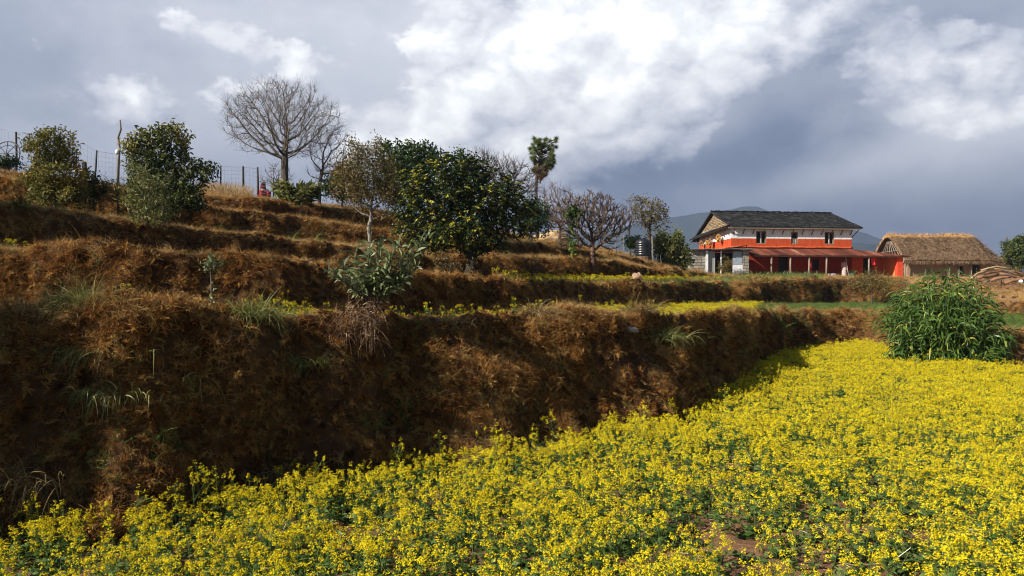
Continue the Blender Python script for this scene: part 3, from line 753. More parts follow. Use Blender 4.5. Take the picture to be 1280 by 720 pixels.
def twigs(mb, N, par, ch, rng, n, L, W, mi=0, up=.3, nseg=2, frac=1.0, droop=.1):
    tips = np.nonzero((ch <= 1) & (par >= 0))[0]; tips = tips[rng.random(len(tips)) < frac]
    b = np.repeat(tips, n); d = unit(N[b] - N[par[b]])
    d = unit(d + rng.normal(size=d.shape) * .55 + [0, 0, up]); t = rng.random((len(b), 1))
    B = N[par[b]] * (1 - t) + N[b] * t; LL = L * rng.uniform(.4, 1.2, len(b))
    mb.quads(strips(B, d, LL, W, droop, nseg, rng, tip=.4), mi)
    mb.quads(strips(B, d, LL, W, droop, nseg, rng, tip=.4), mi)
    return B + d * LL[:, None]
def leaves(mb, C_, rng, n, L, W, spread, mi, up=.2, droop=.6, nseg=2, tint=None, out=None, shape='leaf', lmin=.6):
    b = np.repeat(np.arange(len(C_)), n)
    B = C_[b] + rng.normal(size=(len(b), 3)) * spread
    d = rand_dirs(len(b), rng, up)
    if out is not None: d = unit(d + unit(C_[b] - out) * .6)
    t = rng.random(len(b)) if tint is None else np.clip(tint[b] + rng.normal(size=len(b)) * .13, 0, 1)
    mb.quads(strips(B, d, L * rng.uniform(lmin, 1.2, len(b)), W * rng.uniform(.8, 1.2, len(b)), droop, nseg, rng, shape=shape), mi, np.repeat(t, nseg))

TWIG_GREY = surf('grey_twig', [(0.3, (0.12, 0.098, 0.082)), (0.7, (0.24, 0.20, 0.17))], 9, bump=.1)
def L_(stops, **k): return leaf_mat('leaf', stops, **k)
LEAF_OLIVE = L_([(0, (.07, .08, .016)), (.45, (.16, .15, .028)), (.8, (.29, .21, .04)), (1, (.36, .20, .045))], trans=.3)
LEAF_DARK = L_([(0, (.010, .022, .008)), (.5, (.026, .05, .014)), (1, (.07, .10, .022))], trans=.2, rough=.45)
LEAF_MIX = L_([(0, (.018, .034, .010)), (.45, (.045, .070, .016)), (.75, (.14, .15, .03)), (1, (.30, .22, .05))], trans=.25)
LEAF_WILLOW = L_([(0, (.06, .075, .018)), (.5, (.13, .14, .035)), (1, (.25, .23, .07))], trans=.3)
LEAF_GREY = L_([(0, (.05, .07, .025)), (.5, (.125, .155, .062)), (1, (.29, .31, .15))], trans=.25, rough=.5)
LEAF_RUST = L_([(0, (.06, .055, .014)), (.5, (.15, .115, .026)), (1, (.27, .16, .045))], trans=.3)
LEAF_YEL = L_([(0, (.012, .028, .008)), (.45, (.030, .055, .014)), (.70, (.12, .15, .025)), (.86, (.36, .34, .035)), (1, (.58, .48, .05))], trans=.22, rough=.4, big=.08)
LEAF_FRESH = L_([(0, (.025, .055, .010)), (.5, (.065, .125, .020)), (.85, (.16, .23, .04)), (1, (.42, .36, .07))], trans=.28, rough=.4, big=.15)
NEEDLE = L_([(0, (.16, .075, .03)), (.18, (.15, .09, .035)), (.35, (.06, .08, .02)), (.7, (.075, .11, .028)), (1, (.16, .19, .05))], trans=.1, rough=.6, big=.05)

def plant_root(name, px, Y, label, cat, group=None, sink=.05):
    g = ground(px, Y); g.z -= sink
    return empty(name, g, label, cat, group)
def blobs_at(root, Y, specs):
    """specs in picture measures around the plant -> metres, each blob with its own depth"""
    o = np.array(root.location); out = []
    for px, py, rx, ry, *rest in specs:
        dy = rest[0] if rest else 0.0; k = Y / F
        rd = rest[1] if len(rest) > 1 else rx * k
        c = np.array(at(px, py, Y)) + np.array([0, dy, 0]) - o
        out.append((c, (rx * k, rd, ry * k)))
    return out
def trunk_line(root, Y, pts):
    o = root.location; r = [Vector((0, 0, 0))]
    for px, py, *dy in pts: r.append(at(px, py, Y) + Vector((0, dy[0] if dy else 0, 0)) - o)
    out = []
    for a, b in zip(r[:-1], r[1:]):
        n = max(2, int((b - a).length / .15))
        for k in range(n): out.append(a.lerp(b, k / n) + Vector((random.uniform(-1, 1), random.uniform(-1, 1), 0)) * .008)
    return [np.array(p) for p in out + [r[-1]]]

def tree(name, label, cat, px, Y, trunk, blobs, natt, step, rtrunk, r0=.006, p=2.2, bark=BARK, twigm=TWIG, thr=None, leaf=None, ln=6, lL=.08, lW=.03, lspread=.08,
         tw=3, twL=.25, twW=.006, up=.2, droop=.6, seed=1, group=None, lfrac=1.0, tintz=0.0, jitter=.12, grav=0.0, sides=5, twup=.3, trunks=1, lnseg=2, sink=.05, di=None, dk=None):
    root = plant_root(name, px, Y, label, cat, group, sink)
    rng = np.random.default_rng(seed); B = blobs_at(root, Y, blobs); T = trunk_line(root, Y, trunk)
    N, par = colonize(None, T, B, natt, step, di or step * 6, dk or step * 1.6, seed, jitter, grav)
    r, ch = radii(par, r0, p, rtrunk)
    thr = thr if thr is not None else rtrunk * .30
    mb = MB(); edge_tubes(mb, N, par, r, r > thr, 0, 8); 
    # root flare
    mb.lathe([(r[0] * 1.5, -.15), (r[0] * 1.25, .02), (r[0], .12)], 8, 0, (0, 0, 0), False)
    mb.build('trunk', bark, root, smooth=True)
    cb = MB(); edge_tubes(cb, N, par, r, r <= thr, 0, sides)
    tips = twigs(cb, N, par, ch, rng, tw, twL, twW, 0, twup)
    mats = [twigm]
    if leaf is not None:
        mats.append(leaf); C_ = np.concatenate([tips, N[(ch <= 1) & (par >= 0)]])
        C_ = C_[rng.random(len(C_)) < lfrac]
        z0, z1 = C_[:, 2].min(), C_[:, 2].max()
        tint = np.clip(.45 + tintz * ((C_[:, 2] - z0) / (z1 - z0 + 1e-6) - .5) + 1.2 * fbm(C_[:, 0] * 1.8, C_[:, 1] * 1.8, C_[:, 2] * 1.8, 2) + rng.normal(size=len(C_)) * .12, 0, 1)
        leaves(cb, C_, rng, ln, lL, lW, lspread, 1, up, droop, lnseg, tint)
    cb.build('crown', mats, root)
    return root

# --- skyline on the left
tree('tree', 'olive and yellow leaved bushy tree by the iron wheel on the skyline', 'tree', 68, 17.6, [(69, 255), (66, 232)],
     [(63, 188, 30, 26), (85, 190, 14, 20), (48, 220, 22, 26), (75, 228, 34, 26), (60, 205, 22, 18), (72, 250, 34, 12), (45, 246, 16, 12)], 420, .09, .05, leaf=LEAF_OLIVE, ln=9, lL=.085, lW=.032, lspread=.05, tintz=.35, seed=3, tw=3, twL=.16, group='trees and shrubs on the upper terraces')
tree('shrub', 'low dark green shrub between the olive tree and the leaning pole', 'shrub', 117, 18.4, [(117, 248)],
     [(112, 238, 20, 18), (124, 240, 12, 12)], 160, .08, .03, leaf=LEAF_DARK, ln=9, lL=.07, lW=.03, lspread=.05, seed=4, twL=.14)
tree('shrub', 'thin yellowish shrub beside the tall wobbly pole', 'shrub', 148, 18.6, [(148, 252)],
     [(145, 240, 24, 16), (158, 248, 14, 12)], 150, .09, .025, leaf=LEAF_OLIVE, ln=5, lL=.06, lW=.02, lspread=.05, seed=5, twL=.16)
tree('tree', 'dark green spreading tree with an olive top behind the pale shrub', 'tree', 210, 18.8, [(208, 255), (205, 230)],
     [(190, 188, 30, 26), (222, 205, 26, 26), (254, 213, 20, 12), (205, 236, 40, 20), (166, 188, 15, 16), (212, 174, 26, 18), (238, 236, 20, 16), (180, 215, 20, 22), (212, 254, 44, 13)], 620, .10, .07, leaf=LEAF_MIX, ln=7, lL=.11, lW=.042, lspread=.06, tintz=.7, seed=6, tw=3, twL=.2, group='trees and shrubs on the upper terraces')
tree('shrub', 'pale green willowy shrub standing in front of the dark spreading tree', 'shrub', 184, 15.6, [(184, 272)],
     [(174, 225, 14, 22), (190, 250, 28, 24), (205, 268, 18, 14), (180, 245, 22, 22), (186, 280, 26, 10), (168, 262, 12, 18)], 300, .09, .03, leaf=LEAF_WILLOW, ln=7, lL=.10, lW=.018, lspread=.05, seed=7, twL=.22, twup=.8, up=.6, group='trees and shrubs on the upper terraces')
tree('tree', 'large bare tree with a wide fan of fine branches on the skyline', 'bare tree', 357, 31, [(357, 236), (356, 224)],
     [(352, 152, 76, 50, 0, 1.9), (310, 140, 34, 28, 0, .9), (395, 160, 32, 30, 0, .9), (352, 128, 46, 28, 0, 1.2)], 1900, .13, .15, r0=.0045, p=2.2, leaf=None, thr=.045, tw=4, twL=.46, twW=.0075, seed=8, twup=.5, jitter=.06, sides=4, bark=BARK, twigm=TWIG_GREY, di=1.6, dk=.17)
tree('tree', 'slim bare tree leaning beside the large bare fan tree', 'bare tree', 399, 33, [(399, 235), (402, 215)],
     [(412, 190, 30, 36, 0, .8), (400, 215, 20, 20, 0, .6), (425, 175, 14, 22, 0, .5)], 330, .14, .08, r0=.007, leaf=None, tw=3, twL=.4, twW=.011, seed=9, twup=.8, sides=4)
tree('shrub', 'leafless pinkish shrub at the foot of the large bare tree', 'shrub', 349, 32.3, [(349, 240)],
     [(347, 222, 24, 18, 0, .5)], 150, .12, .03, r0=.006, leaf=None, bark=TWIG_RED, twigm=TWIG_RED, tw=4, twL=.3, twW=.010, seed=10, sides=4)
tree('shrub', 'broad leaved green shrub below the large bare tree', 'shrub', 372, 29.3, [(372, 255)],
     [(362, 240, 18, 12), (385, 244, 16, 14), (373, 250, 22, 14)], 110, .16, .04, leaf=LEAF_WILLOW, ln=6, lL=.34, lW=.085, lspread=.05, seed=11, twL=.2, up=.9, droop=.9, lnseg=3)
tree('shrub', 'round dark green shrub behind the brown leaved tree', 'shrub', 428, 31, [(428, 250)],
     [(430, 232, 24, 22), (418, 240, 14, 12), (445, 240, 18, 14)], 260, .12, .05, leaf=LEAF_DARK, ln=8, lL=.12, lW=.06, lspread=.09, seed=12)
tree('tree', 'pale trunked tree with sparse brown leaves left of the big round tree', 'tree', 463, 22.2, [(462, 295), (461, 284)],
     [(450, 225, 36, 46), (480, 235, 26, 44), (440, 200, 20, 22), (465, 190, 22, 16)], 560, .10, .06, bark=BARK_PALE, leaf=LEAF_RUST, ln=6, lL=.09, lW=.03, lspread=.07, tintz=-.2, seed=13, tw=4, twL=.30, lfrac=.62, group='trees and shrubs on the upper terraces')
tree('tree', 'mottled green tree standing behind the left shoulder of the big round tree', 'tree', 515, 27.5, [(514, 270), (512, 235)],
     [(512, 205, 36, 26), (485, 200, 18, 20), (540, 200, 22, 18), (500, 235, 30, 24)], 520, .13, .09, leaf=LEAF_DARK, ln=8, lL=.14, lW=.055, lspread=.09, seed=14, tintz=.3)
# the big round tree: rosettes of leaves, scattered ones yellow
def rosette_tree():
    Y = 19.6; root = plant_root('round_tree', 585, Y, 'big dense round tree dotted with yellow green rosettes on the middle terrace', 'tree')
    rng = np.random.default_rng(15)
    B = blobs_at(root, Y, [(560, 238, 60, 46), (600, 250, 56, 44), (525, 270, 32, 42), (635, 270, 30, 30), (575, 285, 58, 30), (572, 216, 46, 24), (528, 300, 32, 26), (510, 275, 24, 34), (648, 268, 26, 34), (600, 305, 40, 16)])
    trunks = trunk_line(root, Y, [(590, 325), (580, 305)])
    N, par = colonize(None, trunks, B, 1500, .10, .7, .14, 15, .12)
    r, ch = radii(par, .009, 2.3, .12)
    mb = MB(); edge_tubes(mb, N, par, r, r > .032, 0, 7); mb.build('trunk', BARK_DARK, root, smooth=True)
    cb = MB(); edge_tubes(cb, N, par, r, r <= .032, 0, 5); tips = twigs(cb, N, par, ch, rng, 3, .16, .01)
    C_ = np.concatenate([tips, N[(ch <= 1) & (par >= 0)]])
    Ni = N; leaves(cb, Ni, rng, 9, .075, .038, .10, 1, .1, .8, 2, np.full(len(Ni), .18))
    n = len(C_); k = 7
    cen = np.array([0, 0, 1.0]); out = unit(C_ - cen); b = np.repeat(np.arange(n), k)
    ang = np.tile(np.arange(k) * 2 * math.pi / k, n) + np.repeat(rng.uniform(0, 6.28, n), k)
    e = eulers(unit(out + [0, 0, .5] + rng.normal(size=(n, 3)) * .35), np.zeros(n))
    up = unit(out + [0, 0, .5] + rng.normal(size=(n, 3)) * .3)
    ref = np.array([.3, .2, .93]); u = unit(np.cross(up, ref)); w = np.cross(up, u)
    d = unit(u[b] * np.cos(ang)[:, None] + w[b] * np.sin(ang)[:, None] + up[b] * rng.uniform(.2, .8, (len(b), 1)))
    flower = (rng.random(n) < np.clip(.27 + .5 * fbm(C_[:, 0] * 1.4, C_[:, 1] * 1.4, C_[:, 2] * 1.4, 2), .03, .6))
    t = np.where(flower, rng.uniform(.78, 1.0, n), rng.uniform(.0, .60, n))[b]
    cb.quads(strips(C_[b], d, .072 * rng.uniform(.7, 1.2, len(b)), .034, .9, 2, rng, shape='leaf'), 1, np.repeat(np.clip(t + rng.normal(size=len(b)) * .05, 0, 1), 2))
    cb.build('crown', [TWIG, LEAF_YEL], root)
rosette_tree()
tree('tree', 'brownish bare tree showing over the right shoulder of the big round tree', 'bare tree', 628, 33, [(628, 290), (625, 262)],
     [(624, 222, 38, 28, 0, 1.1), (600, 205, 30, 18, 0, .8), (652, 232, 26, 28, 0, .8)], 1000, .13, .10, r0=.008, leaf=None, tw=4, twL=.5, twW=.016, seed=16, twup=.4, sides=4, bark=TWIG, group='bare trees around the pine')
tree('tree', 'low dark evergreen tree at the foot of the pine', 'tree', 664, 31.5, [(664, 290)],
     [(664, 272, 26, 22), (680, 278, 14, 16)], 260, .12, .06, leaf=LEAF_DARK, ln=8, lL=.10, lW=.045, lspread=.08, seed=17)
tree('tree', 'reddish bare shrubby tree between the pine and the stubby tree', 'bare tree', 700, 36, [(700, 285)],
     [(698, 258, 34, 24, 0, .8), (690, 245, 20, 18, 0, .6), (715, 268, 20, 18, 0, .6)], 650, .12, .07, r0=.007, leaf=None, bark=TWIG_RED, twigm=TWIG_RED, tw=4, twL=.4, twW=.012, seed=18, sides=4, group='bare trees around the pine')
def pine():
    Y = 38.; root = plant_root('pine_tree', 672, Y, 'tall young pine with a tufted bottle brush crown on a thin trunk', 'pine tree')
    rng = np.random.default_rng(19); o = root.location
    T = [at(x, y, Y) - o for x, y in ((671, 262), (670, 240), (671, 215), (675, 195), (677, 178))]
    T = [Vector((0, 0, 0))] + T
    mb = MB(); mb.tube(T, [.10, .085, .075, .065, .045, .02], 8); mb.build('trunk', BARK, root, smooth=True)
    cb = MB(); k = Y / F
    cl = []
    for i in range(100):
        t = rng.random(); py = 173 + 50 * t
        half = 9 + 9 * math.sin(math.pi * min(1, .25 + t * .75)) - (6 if t > .85 else 0)
        a = rng.uniform(0, 6.28); rr = rng.random() ** .5
        c = at(680 - 2 * t + half * rr * math.cos(a), py, Y) - o; c.y += half * k * rr * math.sin(a)
        cl.append((np.array(c), t))
        st = at(675, py + 7, Y) - o
        cb.tube([st, (st + c) / 2 + Vector((0, 0, -.05)), c], [.03, .022, .015], 5)
    for c, t in cl:
        n = 230; d = rand_dirs(n, rng, .35)
        tt = np.clip((.85 - 1.0 * max(0, t - .45) * 1.7) + rng.normal(size=n) * .1, 0, 1)
        cb.quads(strips(np.repeat(c[None], n, 0) + rng.normal(size=(n, 3)) * .03, d, rng.uniform(.09, .19, n), .010, 1.1, 2, rng, tip=.4), 1, np.repeat(tt, 2))
    cb.build('crown', [BARK, NEEDLE], root)
pine()
tree('stubby_tree', 'thick stubby branched leafless tree above the flower strip', 'bare tree', 740, 27.6, [(741, 324)],
     [(738, 274, 47, 33, 0, 1.0), (708, 272, 23, 26, 0, .6), (770, 280, 20, 28, 0, .6), (740, 258, 34, 20, 0, .7), (716, 300, 24, 14, 0, .4), (762, 303, 20, 14, 0, .4)], 1700, .08, .085, dk=.11, r0=.014, p=2.2, bark=TWIG_RED, twigm=TWIG, leaf=None, tw=2, twL=.18, twW=.024, twup=1.0, seed=20, jitter=.14, sides=6)
tree('shrub', 'small leafy green sapling in front of the stubby leafless tree', 'shrub', 716, 27.3, [(716, 305), (716, 285)],
     [(716, 268, 11, 9)], 40, .10, .02, leaf=LEAF_FRESH, ln=6, lL=.13, lW=.06, lspread=.06, seed=21, twL=.1)
tree('tree', 'half bare brown leaved tree behind the black water tank', 'tree', 812, 43, [(812, 300), (811, 285)],
     [(812, 268, 22, 20), (800, 262, 14, 16), (826, 275, 10, 18)], 330, .14, .09, leaf=LEAF_RUST, ln=4, lL=.14, lW=.055, lspread=.10, seed=22, tw=4, twL=.35, lfrac=.6, tintz=-.3, group='trees between the tank and the farmhouse')
tree('tree', 'thin leafless tree left of the water tank', 'bare tree', 788, 42, [(788, 300)],
     [(786, 268, 16, 20, 0, .6)], 160, .14, .05, r0=.007, leaf=None, tw=4, twL=.4, twW=.013, seed=23, sides=4)
tree('shrub', 'bright green low shrub just left of the water tank', 'shrub', 795, 41.3, [(795, 310)],
     [(793, 303, 14, 8)], 80, .12, .03, leaf=LEAF_FRESH, ln=8, lL=.12, lW=.05, lspread=.08, seed=24, twL=.12)
tree('tree', 'leafy green tree between the water tank and the stone outbuilding', 'tree', 842, 42, [(843, 335), (842, 325)],
     [(843, 312, 20, 16), (828, 305, 14, 14), (850, 326, 14, 14), (832, 322, 16, 14), (845, 298, 9, 8)], 380, .13, .07, leaf=LEAF_WILLOW, ln=9, lL=.16, lW=.065, lspread=.09, seed=25, group='trees between the tank and the farmhouse')
tree('tree', 'dark green tree at the right end of the yard behind the wood pile', 'tree', 1272, 74, [(1272, 335)],
     [(1272, 318, 18, 20), (1285, 312, 22, 18), (1262, 312, 9, 10)], 360, .2, .14, leaf=LEAF_MIX, ln=8, lL=.26, lW=.11, lspread=.16, seed=26)
tree('shrub', 'brown dry shrub on the slope below the farmhouse porch', 'shrub', 1090, 38.5, [(1090, 362)],
     [(1090, 352, 16, 14), (1104, 360, 12, 10)], 170, .12, .03, leaf=LEAF_RUST, ln=6, lL=.09, lW=.035, lspread=.09, seed=27, twL=.3, group='dry shrubs below the farmhouse')
tree('shrub', 'dark olive shrub in front of the white house post', 'shrub', 1066, 40.5, [(1066, 362)],
     [(1066, 356, 14, 10)], 100, .12, .03, leaf=LEAF_RUST, ln=6, lL=.09, lW=.03, lspread=.09, seed=28, twL=.3, group='dry shrubs below the farmhouse')
tree('shrub', 'small grey green shrub low on the second bank', 'shrub', 264, 10.05, [(264, 340)],
     [(264, 331, 11, 11)], 70, .045, .012, r0=.003, leaf=LEAF_GREY, ln=6, lL=.05, lW=.022, lspread=.03, seed=29, twL=.06)
tree('shrub', 'reddish dry bush in the opening of the stone outbuilding', 'shrub', 907, 64.2, [(907, 343)],
     [(907, 332, 9, 10)], 90, .12, .03, leaf=LEAF_RUST, ln=7, lL=.10, lW=.05, lspread=.09, seed=30, twL=.15)
tree('tree', 'brown bare undergrowth tree below the big round tree', 'shrub', 560, 17.4, [(560, 345)],
     [(560, 335, 22, 14), (585, 338, 12, 10)], 120, .10, .03, leaf=LEAF_RUST, ln=3, lL=.06, lW=.02, lspread=.07, seed=31, twL=.25)
# trees beside the frame that throw the deep shade on the left banks
tree('tree', 'leafy tree beyond the picture edge shading the tall bank', 'tree', -790, 5.0, [(-790, 260), (-790, 220)],
     [(-780, 165, 215, 160, 0, 1.1), (-650, 185, 120, 110, .5, .8)], 420, .16, .07, leaf=LEAF_DARK, ln=10, lL=.18, lW=.09, lspread=.12, seed=32)
tree('tree', 'leafy tree beyond the picture edge shading the third bank', 'tree', -368, 12.1, [(-368, 200), (-368, 120)],
     [(-368, 90, 110, 80, 0, 1.4)], 320, .2, .10, leaf=LEAF_DARK, ln=10, lL=.22, lW=.12, lspread=.14, seed=33)

# grey green shrub on the lip of the tall bank: long pale leaves over a stump of dead stems
def lip_shrub():
    Y = 8.75; root = plant_root('shrub', 466, Y, 'grey green long leaved shrub growing over dead stems on the lip of the tall bank', 'shrub', sink=0.0)
    rng = np.random.default_rng(40); o = root.location
    mb = MB()
    tips = []
    for i in range(13):
        ex, ey = [(432, 345), (418, 352), (447, 332), (462, 318), (478, 312), (494, 318), (508, 328), (527, 308), (515, 345), (484, 340), (500, 362), (470, 350), (452, 360)][i]
        e = at(ex + (ex - 466) * .12, ey - 12, Y + rng.uniform(-.25, .15)) - o; b = Vector((rng.uniform(-.08, .08), rng.uniform(-.06, .06), 0))
        m_ = b.lerp(e, .5) + Vector((0, 0, .06)); mb.tube([b, m_, e], [.012, .008, .004], 6)
        tips.append((np.array(m_), np.array(e)))
    mb.build('stem', BARK, root, smooth=True)
    cb = MB()
    for a, b in tips:
        n = 62; t = rng.uniform(-.4, 1.05, (n, 1)); P_ = a * (1 - t) + b * t + rng.normal(size=(n, 3)) * .012
        d = rand_dirs(n, rng, .35) + unit(b - a) * .5
        cb.quads(strips(P_, d, rng.uniform(.09, .17, n), .026, .9, 3, rng, shape='leaf'), 0, np.repeat(rng.random(n), 3))
    cb.build('foliage', LEAF_GREY, root)
    db = MB(); n = 420
    B = np.stack([rng.uniform(-.26, .14, n), rng.uniform(-.75, -.10, n), rng.uniform(-.25, .12, n)], 1)
    db.quads(strips(B, rand_dirs(n, rng, -.2) + [0, -.3, 0], rng.uniform(.15, .45, n), .009, 1.5, 4, rng), 0, rng.random(n * 4))
    db.build('dead_stems', DEADM, root)
DEADM = L_([(0, (.05, .022, .012)), (.6, (.14, .07, .035)), (1, (.32, .22, .13))], trans=.1, rough=.9)
lip_shrub()

# long grass clumps hanging over the banks
GCL = L_([(0, (.045, .06, .014)), (.4, (.12, .15, .032)), (.7, (.26, .27, .07)), (1, (.50, .40, .19))], trans=.3, rough=.5, big=.12)
GCD = L_([(0, (.07, .04, .018)), (.4, (.18, .11, .04)), (.7, (.32, .22, .09)), (1, (.50, .38, .2))], trans=.25, rough=.7, big=.12)
def clump(px, Y, label, n=320, L=.42, up=.9, sx=.16, mat=None, dz=0.0, seed=1, dr=1.9, out=.4):
    root = plant_root('grass_clump', px, Y, label, 'grass clump', 'long grass clumps on the terrace banks', sink=-dz)
    rng = np.random.default_rng(seed); B = rng.normal(size=(n, 3)) * [sx, .07, .02]
    d = rand_dirs(n, rng, up) + np.array([B[:, 0] / sx * .25, np.full(n, -out), np.zeros(n)]).T
    mb = MB(); mb.quads(strips(B, d, L * rng.uniform(.5, 1.15, n), .0085, dr * rng.uniform(.5, 1.3, n), 6, rng, tip=.08), 0, np.repeat(rng.beta(1.6, 1.6, n), 6))
    o = mb.build('blades', mat or GCL, root)
clump(112, 6.85, 'tall bright green grass clump on the lip at the left of the tall bank', L=.34, seed=1, n=620)
clump(124, 6.6, 'long green blades hanging below the tallest grass clump at the left', L=.30, up=.1, n=320, seed=2, dr=2.6, dz=-.15, out=.9)
clump(132, 6.4, 'lowest tuft of pale drooping blades under the left grass clumps', L=.26, up=0, seed=3, n=200, dr=2.6, dz=-.2, out=1.0)
clump(310, 7.55, 'straw and green grass clump on the lip above the dark hollow', L=.30, seed=4, n=620)
clump(334, 7.3, 'drooping straw coloured blades below the middle lip clump', L=.40, up=.1, seed=5, dr=2.4, dz=-.15, out=.9, mat=GCD)
clump(215, 6.95, 'green blades spilling halfway down the dark part of the tall bank', L=.40, up=.1, seed=6, dr=2.4, dz=-.3, n=220, out=.9)
clump(375, 7.8, 'thin dark green clump just left of the grey green shrub', L=.32, seed=7, n=180, dz=-.05, out=.7)
clump(665, 8.95, 'green tuft low on the bank above the field edge', L=.34, seed=8, n=240, dz=0.05)
clump(672, 10.2, 'straw and green clump on the lip right of the grey green shrub', L=.34, seed=9, n=300, mat=GCD)
clump(800, 11.5, 'straw coloured clump drooping from the lip over the deep shadow', L=.38, seed=10, n=260, mat=GCD)
clump(835, 11.6, 'greenish clump on the lip near the pale stone', L=.34, seed=11, n=220)
clump(100, 10.3, 'green tinged clump on top of the second bank at the left', L=.36, seed=12, n=260, sx=.3)
clump(60, 6.75, 'dry straw clump at the far left of the lip', L=.30, seed=13, n=260, sx=.3, mat=GCD)
clump(560, 9.2, 'short dry clump spilling over the lip left of the yellow strip', L=.25, seed=14, n=200, mat=GCD)
clump(20, 5.9, 'pale drooping clump on the shaded end of the tall bank', L=.36, seed=15, n=120, mat=GCD, dz=.2, up=0, out=.9)

# broad bladed bush at the end of the mustard field
def cane_bush(px, Y, label, w, h, ncane, seed, leafL=.5):
    root = plant_root('cane_bush', px, Y, label, 'bush'); rng = np.random.default_rng(seed)
    sb = MB(); cb = MB()
    for i in range(ncane):
        a = rng.uniform(0, 6.28); rr = rng.random() ** .5
        b = np.array([math.cos(a) * rr * w * .26, math.sin(a) * rr * w * .20, 0])
        lean = np.array([math.cos(a), math.sin(a) * .8, 0]) * rr * rng.uniform(.4, 1.0)
        H = h * math.sqrt(1 - .72 * rr ** 2) * rng.uniform(.62, 1.0) ** .7
        ts = np.linspace(0, 1, 6); pts = [b + lean * (w * .26) * t ** 1.6 + np.array([0, 0, H * (t - .10 * rr * t * t)]) for t in ts]
        sb.tube(pts, [.012, .011, .010, .008, .006, .004], 5)
        n = 22; t = np.linspace(.04, .95, n); P_ = np.stack([np.interp(t, ts, np.array(pts)[:, k]) for k in range(3)], 1)
        ph = rng.uniform(0, 6.28) + np.arange(n) * 2.4 + rng.normal(size=n) * .3
        d = np.stack([np.cos(ph), np.sin(ph), rng.uniform(.1, 1.1, n)], 1) + np.array([math.cos(a), math.sin(a), 0]) * rr * .5
        tint = np.where(rng.random(n) < .05, .97, np.clip(rng.normal(.45, .2, n), 0, .9))
        cb.quads(strips(P_, d, leafL * rng.uniform(.55, 1.05, n), .047 * rng.uniform(.5, 1.15, n), rng.uniform(1.4, 3.4, n), 5, rng, shape='leaf'), 0, np.repeat(tint, 5))
    sb.build('stem', STALK, root, smooth=True); cb.build('foliage', LEAF_FRESH, root)
cane_bush(1177, 18.6, 'large bush of long broad green blades at the end of the mustard field', 3.5, 2.62, 190, 50, .52)
cane_bush(1222, 18.0, 'lower lobe of green blades leaning out right of the large bladed bush', 1.9, 1.5, 40, 51, .50)
cane_bush(1128, 18.3, 'small dark bladed plant at the left foot of the large bush', 1.0, .75, 18, 52, .34)

# vegetables in front of the house, dry tall grass on the skyline
def veg(px, Y, label, w, n, seed, mat, L=.35):
    root = plant_root('vegetable_row', px, Y, label, 'vegetable row', 'green plants along the front of the farmhouse', sink=0)
    rng = np.random.default_rng(seed); B = np.stack([rng.uniform(-w / 2, w / 2, n), rng.normal(size=n) * .35, np.zeros(n)], 1)
    for i in range(n): B[i, 2] = 0
    mb = MB(); mb.quads(strips(B, rand_dirs(n, rng, 1.1), L * rng.uniform(.5, 1.3, n), .05, 1.0, 3, rng, shape='leaf'), 0, np.repeat(rng.random(n), 3))
    mb.build('leaves', mat, root)
veg(965, 60, 'green leafy row in front of the left porch posts', 4.0, 420, 60, LEAF_FRESH, .5)
veg(1000, 59, 'grey green leafy row in front of the middle porch posts', 2.6, 260, 61, LEAF_GREY, .55)
veg(895, 60, 'yellow green low plants in front of the stone outbuilding', 5.5, 520, 62, LEAF_FRESH, .45)
def dry_tall():
    rng = np.random.default_rng(70); n = 2600; X = rng.uniform(250, 312, n); Yv = rng.uniform(28.5, 32, n)
    x = (X - CX) / F * Yv; z = height(x, Yv)[0]
    root = empty('tall_dry_grass', (float(x.mean()), float(Yv.mean()), float(z.mean())), 'pale straw coloured tall grass on the skyline by the fence', 'dry grass'); root['kind'] = 'stuff'
    B = np.stack([x, Yv, z], 1) - np.array(root.location)
    mb = MB(); mb.quads(strips(B, rand_dirs(n, rng, 1.8), rng.uniform(.3, .7, n), .018, .4, 3, rng), 0, np.repeat(rng.random(n), 3))
    o = mb.build('blades', L_([(0, (.22, .13, .06)), (.5, (.42, .29, .15)), (1, (.6, .45, .27))], trans=.2, rough=.8), root); o['kind'] = 'stuff'
dry_tall()

